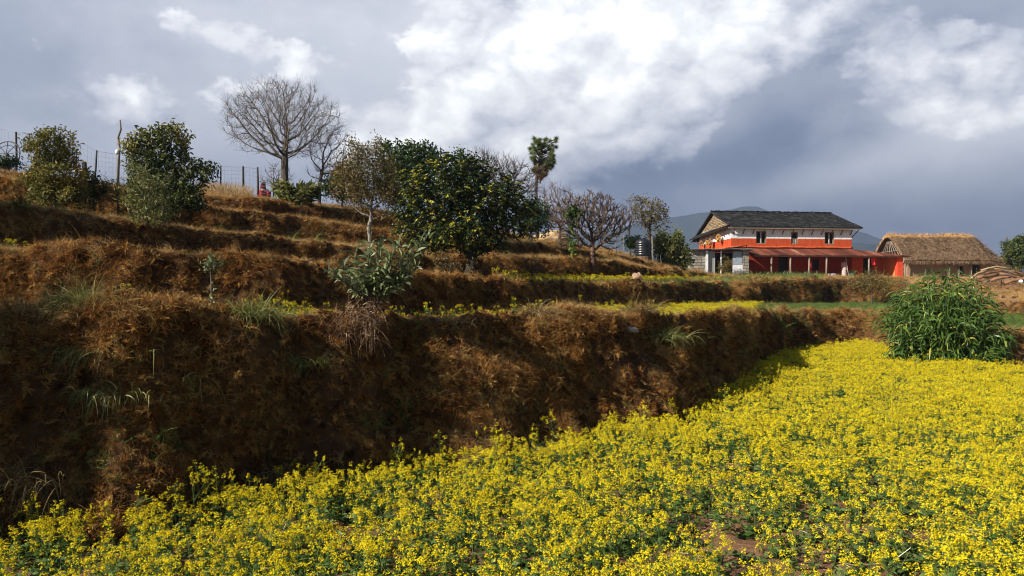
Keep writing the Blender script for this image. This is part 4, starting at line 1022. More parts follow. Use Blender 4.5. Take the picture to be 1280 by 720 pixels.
# ------------------------------------------------------------------ farmhouse
ORANGE = None
def wall_mat():
    """red-orange clay wash below, white wash above a wavy border at a fixed height of the wall"""
    m, t, out = new_mat('clay_and_white_wash')
    co = t.node('ShaderNodeTexCoord').outputs['Object']; s = t.node('ShaderNodeSeparateXYZ', {0: co}).outputs
    n = t.noise(t.node('ShaderNodeVectorMath', {0: co, 1: (1.4, 1.4, .45)}, operation='MULTIPLY').outputs[0], 2.0, 7, .68); nf = t.noise(co, 14, 5, .6)
    clay = t.ramp(t.add(t.mul(n, .6), t.mul(nf, .4)), [(.32, (.27, .036, .013)), (.48, (.45, .068, .022)), (.62, (.53, .105, .035)), (.76, (.52, .19, .09))])
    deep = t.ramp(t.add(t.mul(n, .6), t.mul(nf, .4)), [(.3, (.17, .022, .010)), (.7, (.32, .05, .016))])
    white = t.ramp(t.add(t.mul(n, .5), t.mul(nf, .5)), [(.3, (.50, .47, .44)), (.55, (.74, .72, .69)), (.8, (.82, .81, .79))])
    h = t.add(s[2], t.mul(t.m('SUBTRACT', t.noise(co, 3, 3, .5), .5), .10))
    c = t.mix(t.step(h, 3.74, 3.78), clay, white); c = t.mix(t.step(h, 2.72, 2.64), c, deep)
    bp = t.node('ShaderNodeBump', {'Height': t.add(n, t.mul(nf, .4)), 'Strength': .5, 'Distance': .03})
    p = t.node('ShaderNodeBsdfPrincipled', {'Base Color': c, 'Roughness': .95, 'Specular IOR Level': .1, 'Normal': bp.outputs[0]})
    t.l.new(p.outputs[0], out.inputs[0]); return m
WASH = wall_mat()
CLAY = surf('red_clay', [(.3, (.40, .06, .02)), (.7, (.62, .13, .04))], 5, bump=.4)
CLAY_BRIGHT = surf('fresh_red_clay', [(.3, (.60, .045, .018)), (.7, (.72, .085, .03))], 5, bump=.3)
CLAY_OR = surf('ochre_clay', [(.3, (.58, .17, .04)), (.7, (.72, .26, .07))], 5, bump=.3)
WOODRED = surf('painted_bracket', [(.3, (.13, .035, .02)), (.7, (.26, .08, .04))], 8, bump=.3, stretch=(1, 1, .2))
WOODOLD = surf('weathered_wood', [(.3, (.14, .10, .07)), (.7, (.34, .27, .20))], 10, bump=.4, stretch=(1, 1, .15))
WOODPALE = surf('pale_post_wood', [(.3, (.30, .24, .19)), (.7, (.55, .48, .40))], 10, bump=.3, stretch=(1, 1, .15))
DARKIN = surf('dark_boards', [(.3, (.012, .010, .008)), (.7, (.035, .028, .022))], 6, bump=.2)
WHITEP = surf('white_paint', [(.3, (.58, .57, .55)), (.7, (.78, .78, .77))], 4, bump=.15)
GREYP = surf('grey_board', [(.3, (.22, .22, .21)), (.7, (.36, .35, .33))], 3, bump=.2, stretch=(3, 3, .3))
def slate_mat():
    m, t, out = new_mat('slate')
    tint = t.node('ShaderNodeAttribute', attribute_name='tint').outputs['Fac']
    co = t.node('ShaderNodeTexCoord').outputs['Object']; n = t.noise(co, 1.3, 5, .6); nf = t.noise(co, 20, 4, .6)
    c = t.ramp(t.add(t.mul(tint, .5), t.mul(n, .35), t.mul(nf, .15)), [(.2, (.010, .010, .010)), (.5, (.026, .025, .024)), (.75, (.058, .054, .050)), (.95, (.11, .10, .085))])
    p = t.node('ShaderNodeBsdfPrincipled', {'Base Color': c, 'Roughness': .75, 'Specular IOR Level': .25})
    t.l.new(p.outputs[0], out.inputs[0]); return m
SLATE = slate_mat()
def rust_mat():
    m, t, out = new_mat('rusty_sheet')
    co = t.node('ShaderNodeTexCoord').outputs['Object']; s = t.node('ShaderNodeSeparateXYZ', {0: co}).outputs
    v = t.node('ShaderNodeVectorMath', {0: co, 1: (1.0, .22, .22)}, operation='MULTIPLY').outputs[0]
    n = t.noise(v, 1.5, 7, .65); sheet = t.node('ShaderNodeTexWhiteNoise', {'W': t.m('FLOOR', t.mul(s[0], 1.25))}, noise_dimensions='1D').outputs[0]
    c = t.ramp(t.add(t.mul(n, .75), t.mul(sheet, .25)), [(.25, (.05, .016, .011)), (.48, (.11, .032, .019)), (.62, (.20, .062, .032)), (.72, (.36, .19, .13)), (.85, (.48, .42, .38))])
    p = t.node('ShaderNodeBsdfPrincipled', {'Base Color': c, 'Roughness': .65, 'Metallic': .15, 'Specular IOR Level': .3})
    t.l.new(p.outputs[0], out.inputs[0]); return m
RUST = rust_mat()
def stone_mat(name, bw, bh, cols, mortar, scale=1.0, axis=0):
    m, t, out = new_mat(name)
    co = t.node('ShaderNodeTexCoord').outputs['Object']; s = t.node('ShaderNodeSeparateXYZ', {0: co}).outputs
    u = t.add(s[0], s[1])
    w = t.mul(t.m('SUBTRACT', t.noise(co, 3, 3, .5), .5), .10)
    v = t.node('ShaderNodeCombineXYZ', {0: t.add(u, w), 1: t.add(s[2], w), 2: 0.0}).outputs[0]
    b = t.node('ShaderNodeTexBrick', {'Vector': v, 'Color1': cols[0], 'Color2': cols[1], 'Mortar': mortar, 'Scale': scale, 'Mortar Size': .022, 'Mortar Smooth': .4, 'Brick Width': bw, 'Row Height': bh}, offset=.5, squash=.8, squash_frequency=3)
    n = t.noise(co, 9, 5, .6)
    c = t.mix(.6, b.outputs[0], t.ramp(n, [(.3, (.5, .5, .5)), (.7, (1.0, 1.0, 1.0))]), 'MULTIPLY')
    bp = t.node('ShaderNodeBump', {'Height': t.m('SUBTRACT', t.mul(n, .6), b.outputs[1]), 'Strength': .9, 'Distance': .04})
    p = t.node('ShaderNodeBsdfPrincipled', {'Base Color': c, 'Roughness': .95, 'Specular IOR Level': .1, 'Normal': bp.outputs[0]})
    t.l.new(p.outputs[0], out.inputs[0]); return m
STONE = stone_mat('block_stone', .46, .24, [(.42, .38, .31), (.25, .225, .185)], (.14, .125, .10))
RUBBLE = stone_mat('rubble_stone', .34, .15, [(.46, .34, .20), (.20, .13, .075)], (.05, .035, .02))

def wall_with_holes(mb, W, z0, z1, holes, y0, th, mi=0):
    xs = sorted({0.0, W, *[h[0] for h in holes], *[h[1] for h in holes]}); zs = sorted({z0, z1, *[h[2] for h in holes], *[h[3] for h in holes]})
    for a, b in zip(xs[:-1], xs[1:]):
        run = None
        for c, d in zip(zs[:-1], zs[1:]):
            hole = any(h[0] < (a + b) / 2 < h[1] and h[2] < (c + d) / 2 < h[3] for h in holes)
            if hole:
                if run: mb.box(((a + b) / 2, y0 + th / 2, (run[0] + run[1]) / 2), (b - a, th, run[1] - run[0]), mi=mi); run = None
            else: run = (run[0], d) if run else (c, d)
        if run: mb.box(((a + b) / 2, y0 + th / 2, (run[0] + run[1]) / 2), (b - a, th, run[1] - run[0]), mi=mi)

def slates(mb, A, B, C_, D, rows, per, seed, th=.035):
    """slates between lower edge A-B and upper edge D-C"""
    rng = random.Random(seed); A, B, C_, D = map(Vector, (A, B, C_, D)); nrm = (B - A).cross(D - A).normalized()
    if nrm.z < 0: nrm = -nrm
    Q = []; T = []
    for r in range(rows):
        t0 = r / rows; t1 = min(1.0, (r + 1.35) / rows)
        l0, r0 = A.lerp(D, t0), B.lerp(C_, t0); l1, r1 = A.lerp(D, t1), B.lerp(C_, t1)
        n = max(2, int(per * (r0 - l0).length / (B - A).length + .5)); cuts = [0.0] + sorted(min(.999, max(.001, (k + rng.uniform(-.3, .3)) / n)) for k in range(1, n)) + [1.0]
        for a, b in zip(cuts[:-1], cuts[1:]):
            dn = rng.uniform(-.025, .035); lift = th + rng.uniform(0, .028); sag = (t0 - 1) and rng.uniform(-.01, .01)
            dv = (l1 - l0) * dn
            p0, p1 = l0.lerp(r0, a) - dv * 2, l0.lerp(r0, b) - dv * 2; p2, p3 = l1.lerp(r1, b), l1.lerp(r1, a)
            u0, u1 = p0 + nrm * lift, p1 + nrm * lift; u2, u3 = p2 + nrm * .004, p3 + nrm * .004
            tt = rng.random()
            for q in ((u0, u1, u2, u3), (p0 - nrm * .01, p1 - nrm * .01, u1, u0), (p0 - nrm * .01, u0, u3, p3), (u1, p1 - nrm * .01, p2, u2)):
                Q.append([tuple(x) for x in q]); T.append(tt)
    mb.quads(np.array(Q), 0, np.array(T))

def farmhouse():
    base = Vector(((914 - CX) / F * 68, 68, 4.22))
    root = empty('farmhouse', base, 'two storey orange and white clay farmhouse with a grey slate roof', 'farmhouse', rz=R(6))
    W, D = 11.25, 8.2; ZT = 4.95
    wins = [(2.3, 3.25, 3.28, 4.42), (5.55, 6.2, 3.28, 4.38), (8.7, 9.6, 3.28, 4.42)]
    low = [(4.35, 5.25, .3, 2.15), (7.5, 8.15, .95, 1.95)]
    mb = MB()
    wall_with_holes(mb, W, -.4, ZT, wins + low, 0, .4)
    mb.box((.2, D / 2 + .2, ZT / 2 - .2), (.4, D - .4, ZT + .4)); mb.box((W - .2, D / 2 + .2, ZT / 2 - .2), (.4, D - .4, ZT + .4))
    mb.box((W / 2, D - .2, ZT / 2 - .2), (W - .8, .4, ZT + .4))
    mb.box((W / 2, D / 2, 2.62), (W - .8, D - .8, .15)); mb.box((W / 2, D / 2, ZT - .1), (W - .8, D - .8, .06))
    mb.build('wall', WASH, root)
    for x in (.0, W - .35):      # rubble gables
        gm = MB()
        ys = [0.0, D / 2 - .05, D / 2 + .05, D]
        zz = lambda y: ZT + (6.48 - ZT) * (1 - abs(y - D / 2) / (D / 2))
        P = [(x, 0, ZT + .002), (x, D, ZT + .002), (x, D / 2, 6.42)]; P2 = [(a + .35, b, c) for a, b, c in P]
        gm.raw(P + P2, [(0, 2, 1), (3, 4, 5), (0, 1, 4, 3), (1, 2, 5, 4), (2, 0, 3, 5)])
        gm.build('gable', RUBBLE, root)
    lm = MB()      # rounded clay ledge along the first floor
    wob = lambda t: .018 * math.sin(t * 1.7) + .012 * math.sin(t * 4.1)
    lm.tube([(-.03, D, 3.0)] + [(-.05 + .01 * math.sin(y * 3), y, 3.0 + wob(y)) for y in np.linspace(D - .2, .1, 24)] + [(-.05, -.03, 3.0)] + [(x, -.05 + .01 * math.sin(x * 3), 3.0 + wob(x + 3)) for x in np.linspace(.1, W + .06, 40)], .085, 8)
    lm.build('ledge', CLAY, root, smooth=True)
    # slate roof: two slopes, a short slanted right end, mossy ridge
    E, RZ, EZ = .50, 6.62, 4.78; ym = D / 2
    xl, xr = -.28, W + .30
    rb = MB()
    slates(rb, (xl + .1, -E, EZ), (W + .75, -E, EZ), (xr, ym, RZ), (xl - .05, ym, RZ), 17, 44, 5)
    slates(rb, (W + .75, D + E + .8, EZ - .45), (xl, D + E + .8, EZ - .45), (xl - .05, ym, RZ), (xr, ym, RZ), 17, 44, 6)
    up = Vector((0, 0, .0))
    for (a, b, c, d) in (((xl + .1, -E, EZ - .01), (W + .75, -E, EZ - .01), (xr, ym, RZ - .01), (xl - .05, ym, RZ - .01)), ((W + .75, D + E + .8, EZ - .46), (xl, D + E + .8, EZ - .46), (xl - .05, ym, RZ - .01), (xr, ym, RZ - .01))):
        P = [Vector(v) for v in (a, b, c, d)]; P2 = [p - Vector((0, 0, .10)) for p in P]
        rb.raw(P + P2, [(0, 1, 2, 3), (7, 6, 5, 4), (0, 4, 5, 1), (1, 5, 6, 2), (2, 6, 7, 3), (3, 7, 4, 0)])
    rb.build('roof', SLATE, root)
    rg = MB(); rr = random.Random(8)
    for k in range(46):
        x = xl - .05 + (xr - xl + .05) * (k + .5) / 46
        rg.box((x, ym, RZ + .05 + rr.uniform(-.015, .03)), (.30, .34, .07), Matrix.Rotation(rr.uniform(-.08, .08), 3, 'Y') @ Matrix.Rotation(rr.uniform(-.1, .1), 3, 'Z'), jit=.02)
    rg.build('ridge', SLATE, root)
    sk = MB()      # slate skirt across the left gable
    slates(sk, (-.70, D + .9, EZ - .42), (-.70, -E, EZ - .04), (.0, -.1, EZ + .24), (.0, D + .1, EZ + .12), 3, 26, 9)
    sk.raw([(-.70, D + .9, EZ - .44), (-.70, -E, EZ - .06), (.0, -.1, EZ + .22), (.0, D + .1, EZ + .10), (-.70, D + .9, EZ - .50), (-.70, -E, EZ - .12), (.0, -.1, EZ + .16), (.0, D + .1, EZ + .04)], [(0, 1, 2, 3), (7, 6, 5, 4), (0, 4, 5, 1), (1, 5, 6, 2), (2, 6, 7, 3), (3, 7, 4, 0)])
    sk.build('gable_skirt', SLATE, root)
    fb = MB(); fb.box((W / 2 + .1, -E + .04, EZ - .14), (W + 1.1, .06, .09)); fb.build('eave_board', WOODOLD, root)
    for k in range(13):       # slanting brackets under the eaves
        x = .15 + k * (W - .3) / 12
        b = MB(); b.bar((x, -.02, 4.14), (x + .05, -E + .14, EZ - .16), .055, .06); b.build('bracket', WOODRED, root)
        b = MB(); b.bar((x, .1, ZT - .12), (x, -E + .1, EZ - .12), .06, .07); b.build('rafter', WOODRED, root)
    for k in range(8):
        y = .35 + k * (D - .7) / 7
        b = MB(); b.bar((-.02, y, 4.05 - .045 * k), (-.50, y, EZ - .2 - .045 * k), .055, .06); b.build('bracket', WOODRED, root)
    b = MB(); b.bar((W + .02, .1, 3.9), (W + .55, -E + .2, EZ - .14), .06, .07); b.build('bracket', WOODRED, root)
    for (x0, x1, z0, z1), kind in zip(wins, ('bar', 'rail', 'bar')):
        w = MB()
        w.box((x0 + .04, .12, (z0 + z1) / 2), (.075, .14, z1 - z0)); w.box((x1 - .04, .12, (z0 + z1) / 2), (.075, .14, z1 - z0))
        w.box(((x0 + x1) / 2, .12, z1 - .04), (x1 - x0 - .16, .14, .075)); w.box(((x0 + x1) / 2, .10, z0 + .04), (x1 - x0 - .16, .17, .075))
        fr = w.build('window', WOODOLD, root)
        g = MB(); cx = (x0 + x1) / 2
        if kind == 'bar': g.box((cx, .12, (z0 + z1) / 2), (.10, .05, z1 - z0 - .16))
        else:
            g.box((cx, .12, z0 + .52), (x1 - x0 - .16, .05, .05))
            for q in (-.14, 0, .14): g.box((cx + q, .12, z0 + .28), (.045, .04, .40))
        g.build('bar', WOODPALE, fr)
        s = MB(); s.box(((x0 + x1) / 2, .34, (z0 + z1) / 2), (x1 - x0 - .02, .03, z1 - z0 - .02)); s.build('shutter', DARKIN, fr)
    w = MB(); x0, x1, z0, z1 = low[1]
    for xx in (x0 + .04, x1 - .04): w.box((xx, .12, (z0 + z1) / 2), (.08, .12, z1 - z0))
    w.box(((x0 + x1) / 2, .12, z1 - .04), (x1 - x0 - .16, .12, .08)); w.box(((x0 + x1) / 2, .12, z0 + .04), (x1 - x0 - .16, .12, .08))
    w.box(((x0 + x1) / 2, .30, (z0 + z1) / 2), (x1 - x0, .03, z1 - z0)); w.build('window', DARKIN, root)
    d = MB(); d.box(((low[0][0] + low[0][1]) / 2, .25, 1.22), (.88, .05, 1.84)); d.build('door', DARKIN, root)
    # side room and porch
    m = MB(); wall_with_holes(m, 3.4, -.4, 2.5, [(1.1, 2.0, .3, 2.1)], 0, .35)
    o = m.build('side_wall', CLAY, root); o.location = (W + .004, .02, 0)
    d = MB(); d.box((W + 1.55, .25, 1.2), (.88, .05, 1.8)); d.build('door', DARKIN, root)
    m = MB(); m.box((W + 3.2, -.96, 1.0), (.42, 1.90, 2.3)); m.box((W + 3.2, 3.6, 1.0), (.42, 6.4, 2.5)); m.build('end_wall', CLAY_OR, root)
    m = MB(); m.box((W + 3.2, -2.08, .98), (.56, .34, 2.26), jit=.02); m.build('end_pier', CLAY_BRIGHT, root)
    m = MB(); m.box((W / 2 + 1.9, -1.2, .02), (W + 3.0, 2.38, .5)); m.build('porch_floor', CLAY, root)
    pr = MB()
    def corr(a, b, c, d_, n):     # corrugated sheets, lower edge a-b, upper edge d-c
        a, b, c, d_ = map(Vector, (a, b, c, d_)); up = Vector((0, 0, 1)); Q = []
        for k in range(n):
            t0, t1 = k / n, (k + 1) / n; z0 = .022 * (k % 2); z1 = .022 * ((k + 1) % 2)
            Q.append([tuple(a.lerp(b, t0) + up * z0), tuple(a.lerp(b, t1) + up * z1), tuple(d_.lerp(c, t1) + up * z1), tuple(d_.lerp(c, t0) + up * z0)])
        pr.quads(np.array(Q)); P = [a - up * .012, b - up * .012, c - up * .012, d_ - up * .012]; P2 = [p - up * .03 for p in P]
        pr.raw(P + P2, [(0, 1, 2, 3), (7, 6, 5, 4), (0, 4, 5, 1), (1, 5, 6, 2), (2, 6, 7, 3), (3, 7, 4, 0)])
    corr((1.0, -2.55, 2.12), (W + 3.95, -2.55, 2.12), (W + .15, .02, 2.86), (1.0, .02, 2.86), 150)
    corr((W + 3.95, -2.55, 2.12), (W + 3.95, 7.2, 2.12), (W + .15, 7.2, 2.86), (W + .15, .02, 2.86), 100)
    pr.build('porch_roof', RUST, root)
    m = MB(); m.box((W / 2 + 2.4, -2.36, 2.05), (W + 2.6, .09, .10)); m.build('porch_beam', WOODOLD, root)
    for x, lean in ((2.65, .05), (4.35, .03), (6.05, -.1), (7.62, 0), (11.5, .02)):
        p = MB(); p.tube([(x + lean, -2.3, .2), (x, -2.32, 1.1), (x, -2.34, 2.04)], [.085, .075, .08], 7); p.build('post', WOODOLD, root, smooth=True)
    p = MB(); p.tube([(9.9, -1.9, .25), (9.55, -2.0, 2.0)], [.03, .025], 5); p.build('leaning_pole', WOODPALE, root)
    return root
HOUSE = farmhouse()
HW = lambda x, y, z: HOUSE.matrix_basis @ Vector((x, y, z))
bpy.context.view_layer.update()

def outbuilding():
    Y = 65.0; base = Vector(((863.5 - CX) / F * Y, Y, 4.2))
    root = empty('stone_outbuilding', base, 'low pale block stone outbuilding with white posts leaning against the farmhouse', 'outbuilding', rz=R(2))
    m = MB(); m.box((.62, .15, 1.2), (1.24, .3, 2.6)); m.box((.15, 1.35, 1.2), (.3, 2.1, 2.6)); m.build('wall', STONE, root)
    m = MB(); m.box((4.72, .2, 1.2), (.50, .4, 2.58)); m.build('pier', STONE, root)
    for x, w in ((1.36, .19), (2.62, .10)):
        p = MB(); p.box((x, -.04 if w > .15 else .1, 1.22), (w, .12, 2.5)); p.build('post', WHITEP, root)
    p = MB(); p.box((1.78, .16, 1.2), (.56, .05, 2.46)); p.box((2.08, .15, 1.2), (.05, .08, 2.46)); p.build('board_panel', GREYP, root)
    p = MB(); p.box((4.03, .08, .62), (.84, .05, 1.30)); p.build('panel', WHITEP, root); 
    p = MB(); p.box((4.03, .14, 1.85), (.80, .04, 1.10)); p.build('upper_panel', surf('shaded_white_panel', [(.3, (.20, .24, .30)), (.7, (.32, .37, .44))], 3, bump=.1), root)  # upper part of the white panel, its bluish shade painted into the colour
    p = MB(); p.box((2.6, 2.3, 1.2), (4.6, .1, 2.5)); p.build('back_wall', DARKIN, root)
    m = MB(); rr = random.Random(3)
    for k in range(9):
        m.box((-.05 + .62 * k + .1, 1.0, 2.53 + rr.uniform(-.012, .02)), (.66, 2.9, .05), Matrix.Rotation(-.03, 3, 'X') @ Matrix.Rotation(rr.uniform(-.03, .03), 3, 'Y'), jit=.015)
    m.build('roof', surf('roof_slab', [(.3, (.12, .11, .10)), (.7, (.30, .27, .24))], 4, bump=.4), root)
    m = MB(); m.box((4.0, 1.0, 2.78), (1.7, 2.2, .04), Matrix.Rotation(-.16, 3, 'Y'), jit=.01); m.bar((4.75, .1, 2.55), (4.8, .1, 2.92), .05); m.build('raised_sheet', DARKIN, root)
outbuilding()

def thatch_shed():
    Y = 77.0; base = Vector(((1138 - CX) / F * Y, Y, 4.45))
    root = empty('thatched_shed', base, 'long low shed with a thick straw thatch roof behind the bladed bush', 'shed', rz=R(3))
    W, D = 9.8, 5.6; rng = np.random.default_rng(5)
    MUD = surf('mud_wall', [(.3, (.22, .13, .075)), (.7, (.40, .27, .17))], 4, bump=.5)
    m = MB(); wall_with_holes(m, W, -.4, 2.4, [(6.6, 7.6, 0, 2.1), (5.2, 5.9, .8, 1.6)], .5, .35)
    m.box((W - .17, D / 2 + .5, 1.0), (.34, D - .8, 2.8)); m.box((W / 2, D, 1.0), (W - .8, .3, 2.8)); m.build('wall', MUD, root)
    m = MB(); m.box((7.1, .75, 1.05), (.98, .05, 2.08)); m.build('door', DARKIN, root)
    for x in (-.6, 1.5, 4.0, 5.0, 6.3, 8.6):
        p = MB(); p.tube([(x, .0, -.3), (x + .05, -.02, 2.25)], [.07, .06], 6); p.build('post', WOODOLD, root, smooth=True)
    TH, t, out = new_mat('thatch')
    co = t.node('ShaderNodeTexCoord').outputs['Object']; s = t.node('ShaderNodeSeparateXYZ', {0: co}).outputs
    tint = t.node('ShaderNodeAttribute', attribute_name='tint').outputs['Fac']
    n = t.noise(t.node('ShaderNodeVectorMath', {0: co, 1: (1, .35, .35)}, operation='MULTIPLY').outputs[0], 3.0, 7, .65)
    c = t.ramp(t.add(t.mul(n, .55), t.mul(tint, .45)), [(.25, (.075, .046, .028)), (.5, (.165, .105, .064)), (.7, (.27, .18, .105)), (.9, (.40, .28, .16))])
    ridge = t.ramp(t.add(t.mul(n, .5), t.mul(tint, .5)), [(.2, (.28, .14, .05)), (.6, (.55, .32, .13)), (.9, (.72, .50, .25))])
    c = t.mix(t.step(t.add(s[2], t.mul(n, .5)), 4.75, 5.05), c, ridge)
    p = t.node('ShaderNodeBsdfPrincipled', {'Base Color': c, 'Roughness': .95, 'Specular IOR Level': .05}); t.l.new(p.outputs[0], out.inputs[0])
    # profile across the roof (y, z), rounded at the ridge; the right end slopes down as a half hip
    RZ, EZ = 4.95, 2.15; ym = D / 2
    nx, ny = 90, 44
    xs = np.linspace(-.9, W + .85, nx); vs = np.linspace(-1, 1, ny)
    def surf_pt(x, v):
        tx = np.clip((x - (W - 1.9)) / 2.75, 0, 1)
        y = ym + v * (ym + .55) * (1 - .22 * tx)
        z = EZ + (RZ - EZ) * (1 - np.abs(v) ** 1.5) * (1 - .93 * tx ** 1.15) - .30 * tx
        z = z - .05 * np.cos(v * 1.5) * (np.sin(x * .7) + .5 * np.sin(x * 1.9)) * (1 - tx)
        return y, z
    Xg, Vg = np.meshgrid(xs, vs, indexing='ij'); Yg, Zg = surf_pt(Xg, Vg)
    Zg = Zg + .26 * fbm(Xg * 1.1, Yg * 1.1, 3, 4); top = np.stack([Xg, Yg, Zg], -1); bot = top - np.array([0, 0, .34]); bot[..., 1] = ym + (bot[..., 1] - ym) * .94
    mb = MB(); Q = []; 
    for G, flip in ((top, False), (bot, True)):
        q = np.stack([G[:-1, :-1], G[1:, :-1], G[1:, 1:], G[:-1, 1:]], 2).reshape(-1, 4, 3); mb.quads(q[:, ::-1] if flip else q, 0, rng.random(len(q)) * .4 + .3)
    for j in (0, -1):
        q = np.stack([top[:-1, j], top[1:, j], bot[1:, j], bot[:-1, j]], 1); mb.quads(q, 0, rng.random(len(q)))
        q = np.stack([top[j, :-1], top[j, 1:], bot[j, 1:], bot[j, :-1]], 1); mb.quads(q, 0, rng.random(len(q)))
    n = 15000; i = rng.uniform(-.85, W + .8, n); v = rng.uniform(-1.0, 1.0, n); y, z = surf_pt(i, v); y2, z2 = surf_pt(i, v + .03 * np.sign(v))
    B = np.stack([i, y, z + .03], 1); d = unit(np.stack([rng.normal(size=n) * .02, y2 - y, z2 - z], 1) + rng.normal(size=(n, 3)) * .18)
    mb.quads(strips(B, d, rng.uniform(.15, .45, n), .028, .25, 1, rng, tip=.5), 0, rng.random(n))
    mb.build('thatch_roof', TH, root)
    fr = MB(); n = 1300; i = rng.uniform(-.9, W + .8, n); y, z = surf_pt(i, np.full(n, -1.0))
    fr.quads(strips(np.stack([i, y + .04, z - .1], 1), unit(np.stack([rng.normal(size=n) * .3, np.full(n, -.35), np.full(n, -1.0)], 1)), rng.uniform(.15, .5, n), .03, .3, 2, rng), 0, np.repeat(rng.random(n), 2))
    fr.build('thatch_fringe', TH, root)
    gf = MB()      # poles of the open left gable
    for yy in np.linspace(.3, D - .3, 7): gf.tube([(-.55, yy, 1.9), (-.62, ym + (yy - ym) * .15, 4.25)], [.05, .04], 5)
    gf.tube([(-.6, 0, 2.2), (-.6, D, 2.2)], [.05, .05], 5); gf.tube([(-.66, .9, 3.2), (-.66, D - .9, 3.2)], [.04, .04], 5)
    gf.build('gable_poles', WOODOLD, root)
thatch_shed()

# ------------------------------------------------------------------ things by the house
def corn(x, y, z, s, label, tintm):
    p = HW(x, y, z); root = empty('corn_bundle', p, label, 'corn bundle', 'bundles of dried corn hung under the gable eave')
    rng = np.random.default_rng(int(abs(y * 10))); mb = MB(); n = 70
    v = unit(rng.normal(size=(n, 3))) * np.array([.20, .26, .30]) * s
    for q in v: mb.tube([tuple(q * .6), tuple(q * 1.12 + np.array([0, 0, -.05]))], [.045 * s, .022 * s], 5)
    mb.build('cobs', tintm, root); r = MB(); r.tube([(0, 0, .2 * s), (0.02, 0, .55)], [.012, .012], 5); r.build('rope', WOODOLD, root)
CORN = surf('dry_corn', [(.3, (.38, .19, .05)), (.7, (.62, .36, .10))], 9, bump=.3)
CORN2 = surf('brown_corn', [(.3, (.25, .11, .04)), (.7, (.45, .23, .08))], 9, bump=.3)
corn(-.42, 1.9, 3.98, 1.15, 'largest golden corn bundle nearest the front corner of the gable', CORN)
corn(-.42, 4.0, 3.78, 1.1, 'golden brown corn bundle in the middle of the gable wall', CORN2)
corn(-.42, 4.9, 3.78, .85, 'smaller corn bundle between the middle one and the rear one', CORN)
corn(-.42, 6.4, 3.86, .9, 'brownest corn bundle at the rear end of the gable wall', CORN2)

def basin():
    root = empty('wash_basin', HW(8.35, -1.9, .28), 'upturned silver metal basin on the red porch floor', 'basin')
    m = MB(); m.lathe([(.46, 0), (.47, .03), (.40, .06), (.36, .26), (.30, .31), (.0, .32)], 20); 
    m.build('bowl', surf('tin', [(.3, (.35, .36, .38)), (.7, (.55, .56, .58))], 3, metallic=.5, rough=.4, bump=.1), root, smooth=True)
    m = MB(); m.tube([(.47 * math.cos(a), .47 * math.sin(a), .02) for a in np.linspace(0, 6.283, 25)], .018, 6); m.build('rim', surf('tin_rim', [(.3, (.4, .4, .42)), (.7, (.6, .6, .62))], 3, metallic=.5, rough=.4), root, smooth=True)
basin()
def cloth(x, y, z, w, h, label, col, seed):
    root = HW(x, y, z); rng = np.random.default_rng(seed); nx, nz = 10, 12
    X, Z = np.meshgrid(np.linspace(-w / 2, w / 2, nx), np.linspace(0, -h, nz), indexing='ij')
    Yq = .05 * np.sin(X * 30 + seed) * (.3 - Z / h) + .02 * fbm(X * 9, Z * 5, seed, 2)
    Xs = X * (1 - .25 * (-Z / h)) + .02 * np.sin(Z * 9)
    A = np.stack([Xs, Yq, Z], -1); Bk = A + np.array([0, .012, 0])
    mb = MB()
    for G in (A, Bk): mb.quads(np.stack([G[:-1, :-1], G[1:, :-1], G[1:, 1:], G[:-1, 1:]], 2).reshape(-1, 4, 3))
    for (p, q) in ((A[0], Bk[0]), (A[-1], Bk[-1])): mb.quads(np.stack([p[:-1], p[1:], q[1:], q[:-1]], 1))
    for (p, q) in ((A[:, 0], Bk[:, 0]), (A[:, -1], Bk[:, -1])): mb.quads(np.stack([p[:-1], p[1:], q[1:], q[:-1]], 1))
    o = mb.build('hanging_cloth', surf('cloth', [(.3, tuple(c * .8 for c in col)), (.7, col)], 6, bump=.2), None, smooth=True)
    o.location = root; tag(o, label, 'cloth', 'red cloths hanging in the porch')
cloth(12.0, -2.2, 1.95, .42, .62, 'bright red cloth hanging beside the right hand porch post', (.70, .03, .02), 1)
cloth(6.3, -2.1, 1.55, .26, .55, 'dark red cloth hanging on the leaning middle porch post', (.42, .02, .02), 2)
def porch_mat():
    m = MB(); m.box((0, 0, 0), (2.6, .8, .05), jit=.03); o = m.build('floor_cloth', CLAY_BRIGHT); o.location = HW(9.0, -2.55, .1); o.rotation_euler = (R(38), 0, R(6))
    tag(o, 'bright red cloth laid over the front edge of the porch floor', 'cloth')
porch_mat()
def pot_plant():
    root = empty('potted_plant', HW(10.2, -1.9, .27), 'leafy plant in a green pot beside the standing person on the porch', 'potted plant'); rng = np.random.default_rng(4)
    m = MB(); m.lathe([(.16, 0), (.22, .12), (.24, .34), (.26, .36), (.22, .37)], 12); m.build('pot', surf('green_pot', [(.3, (.02, .12, .07)), (.7, (.05, .22, .12))], 5), root, smooth=True)
    m = MB(); n = 90; m.quads(strips(rng.normal(size=(n, 3)) * [.06, .06, .0] + [0, 0, .36], rand_dirs(n, rng, .9), rng.uniform(.2, .45, n), .05, .9, 3, rng, shape='leaf'), 0, np.repeat(rng.random(n), 3)); m.build('foliage', LEAF_MIX, root)
pot_plant()

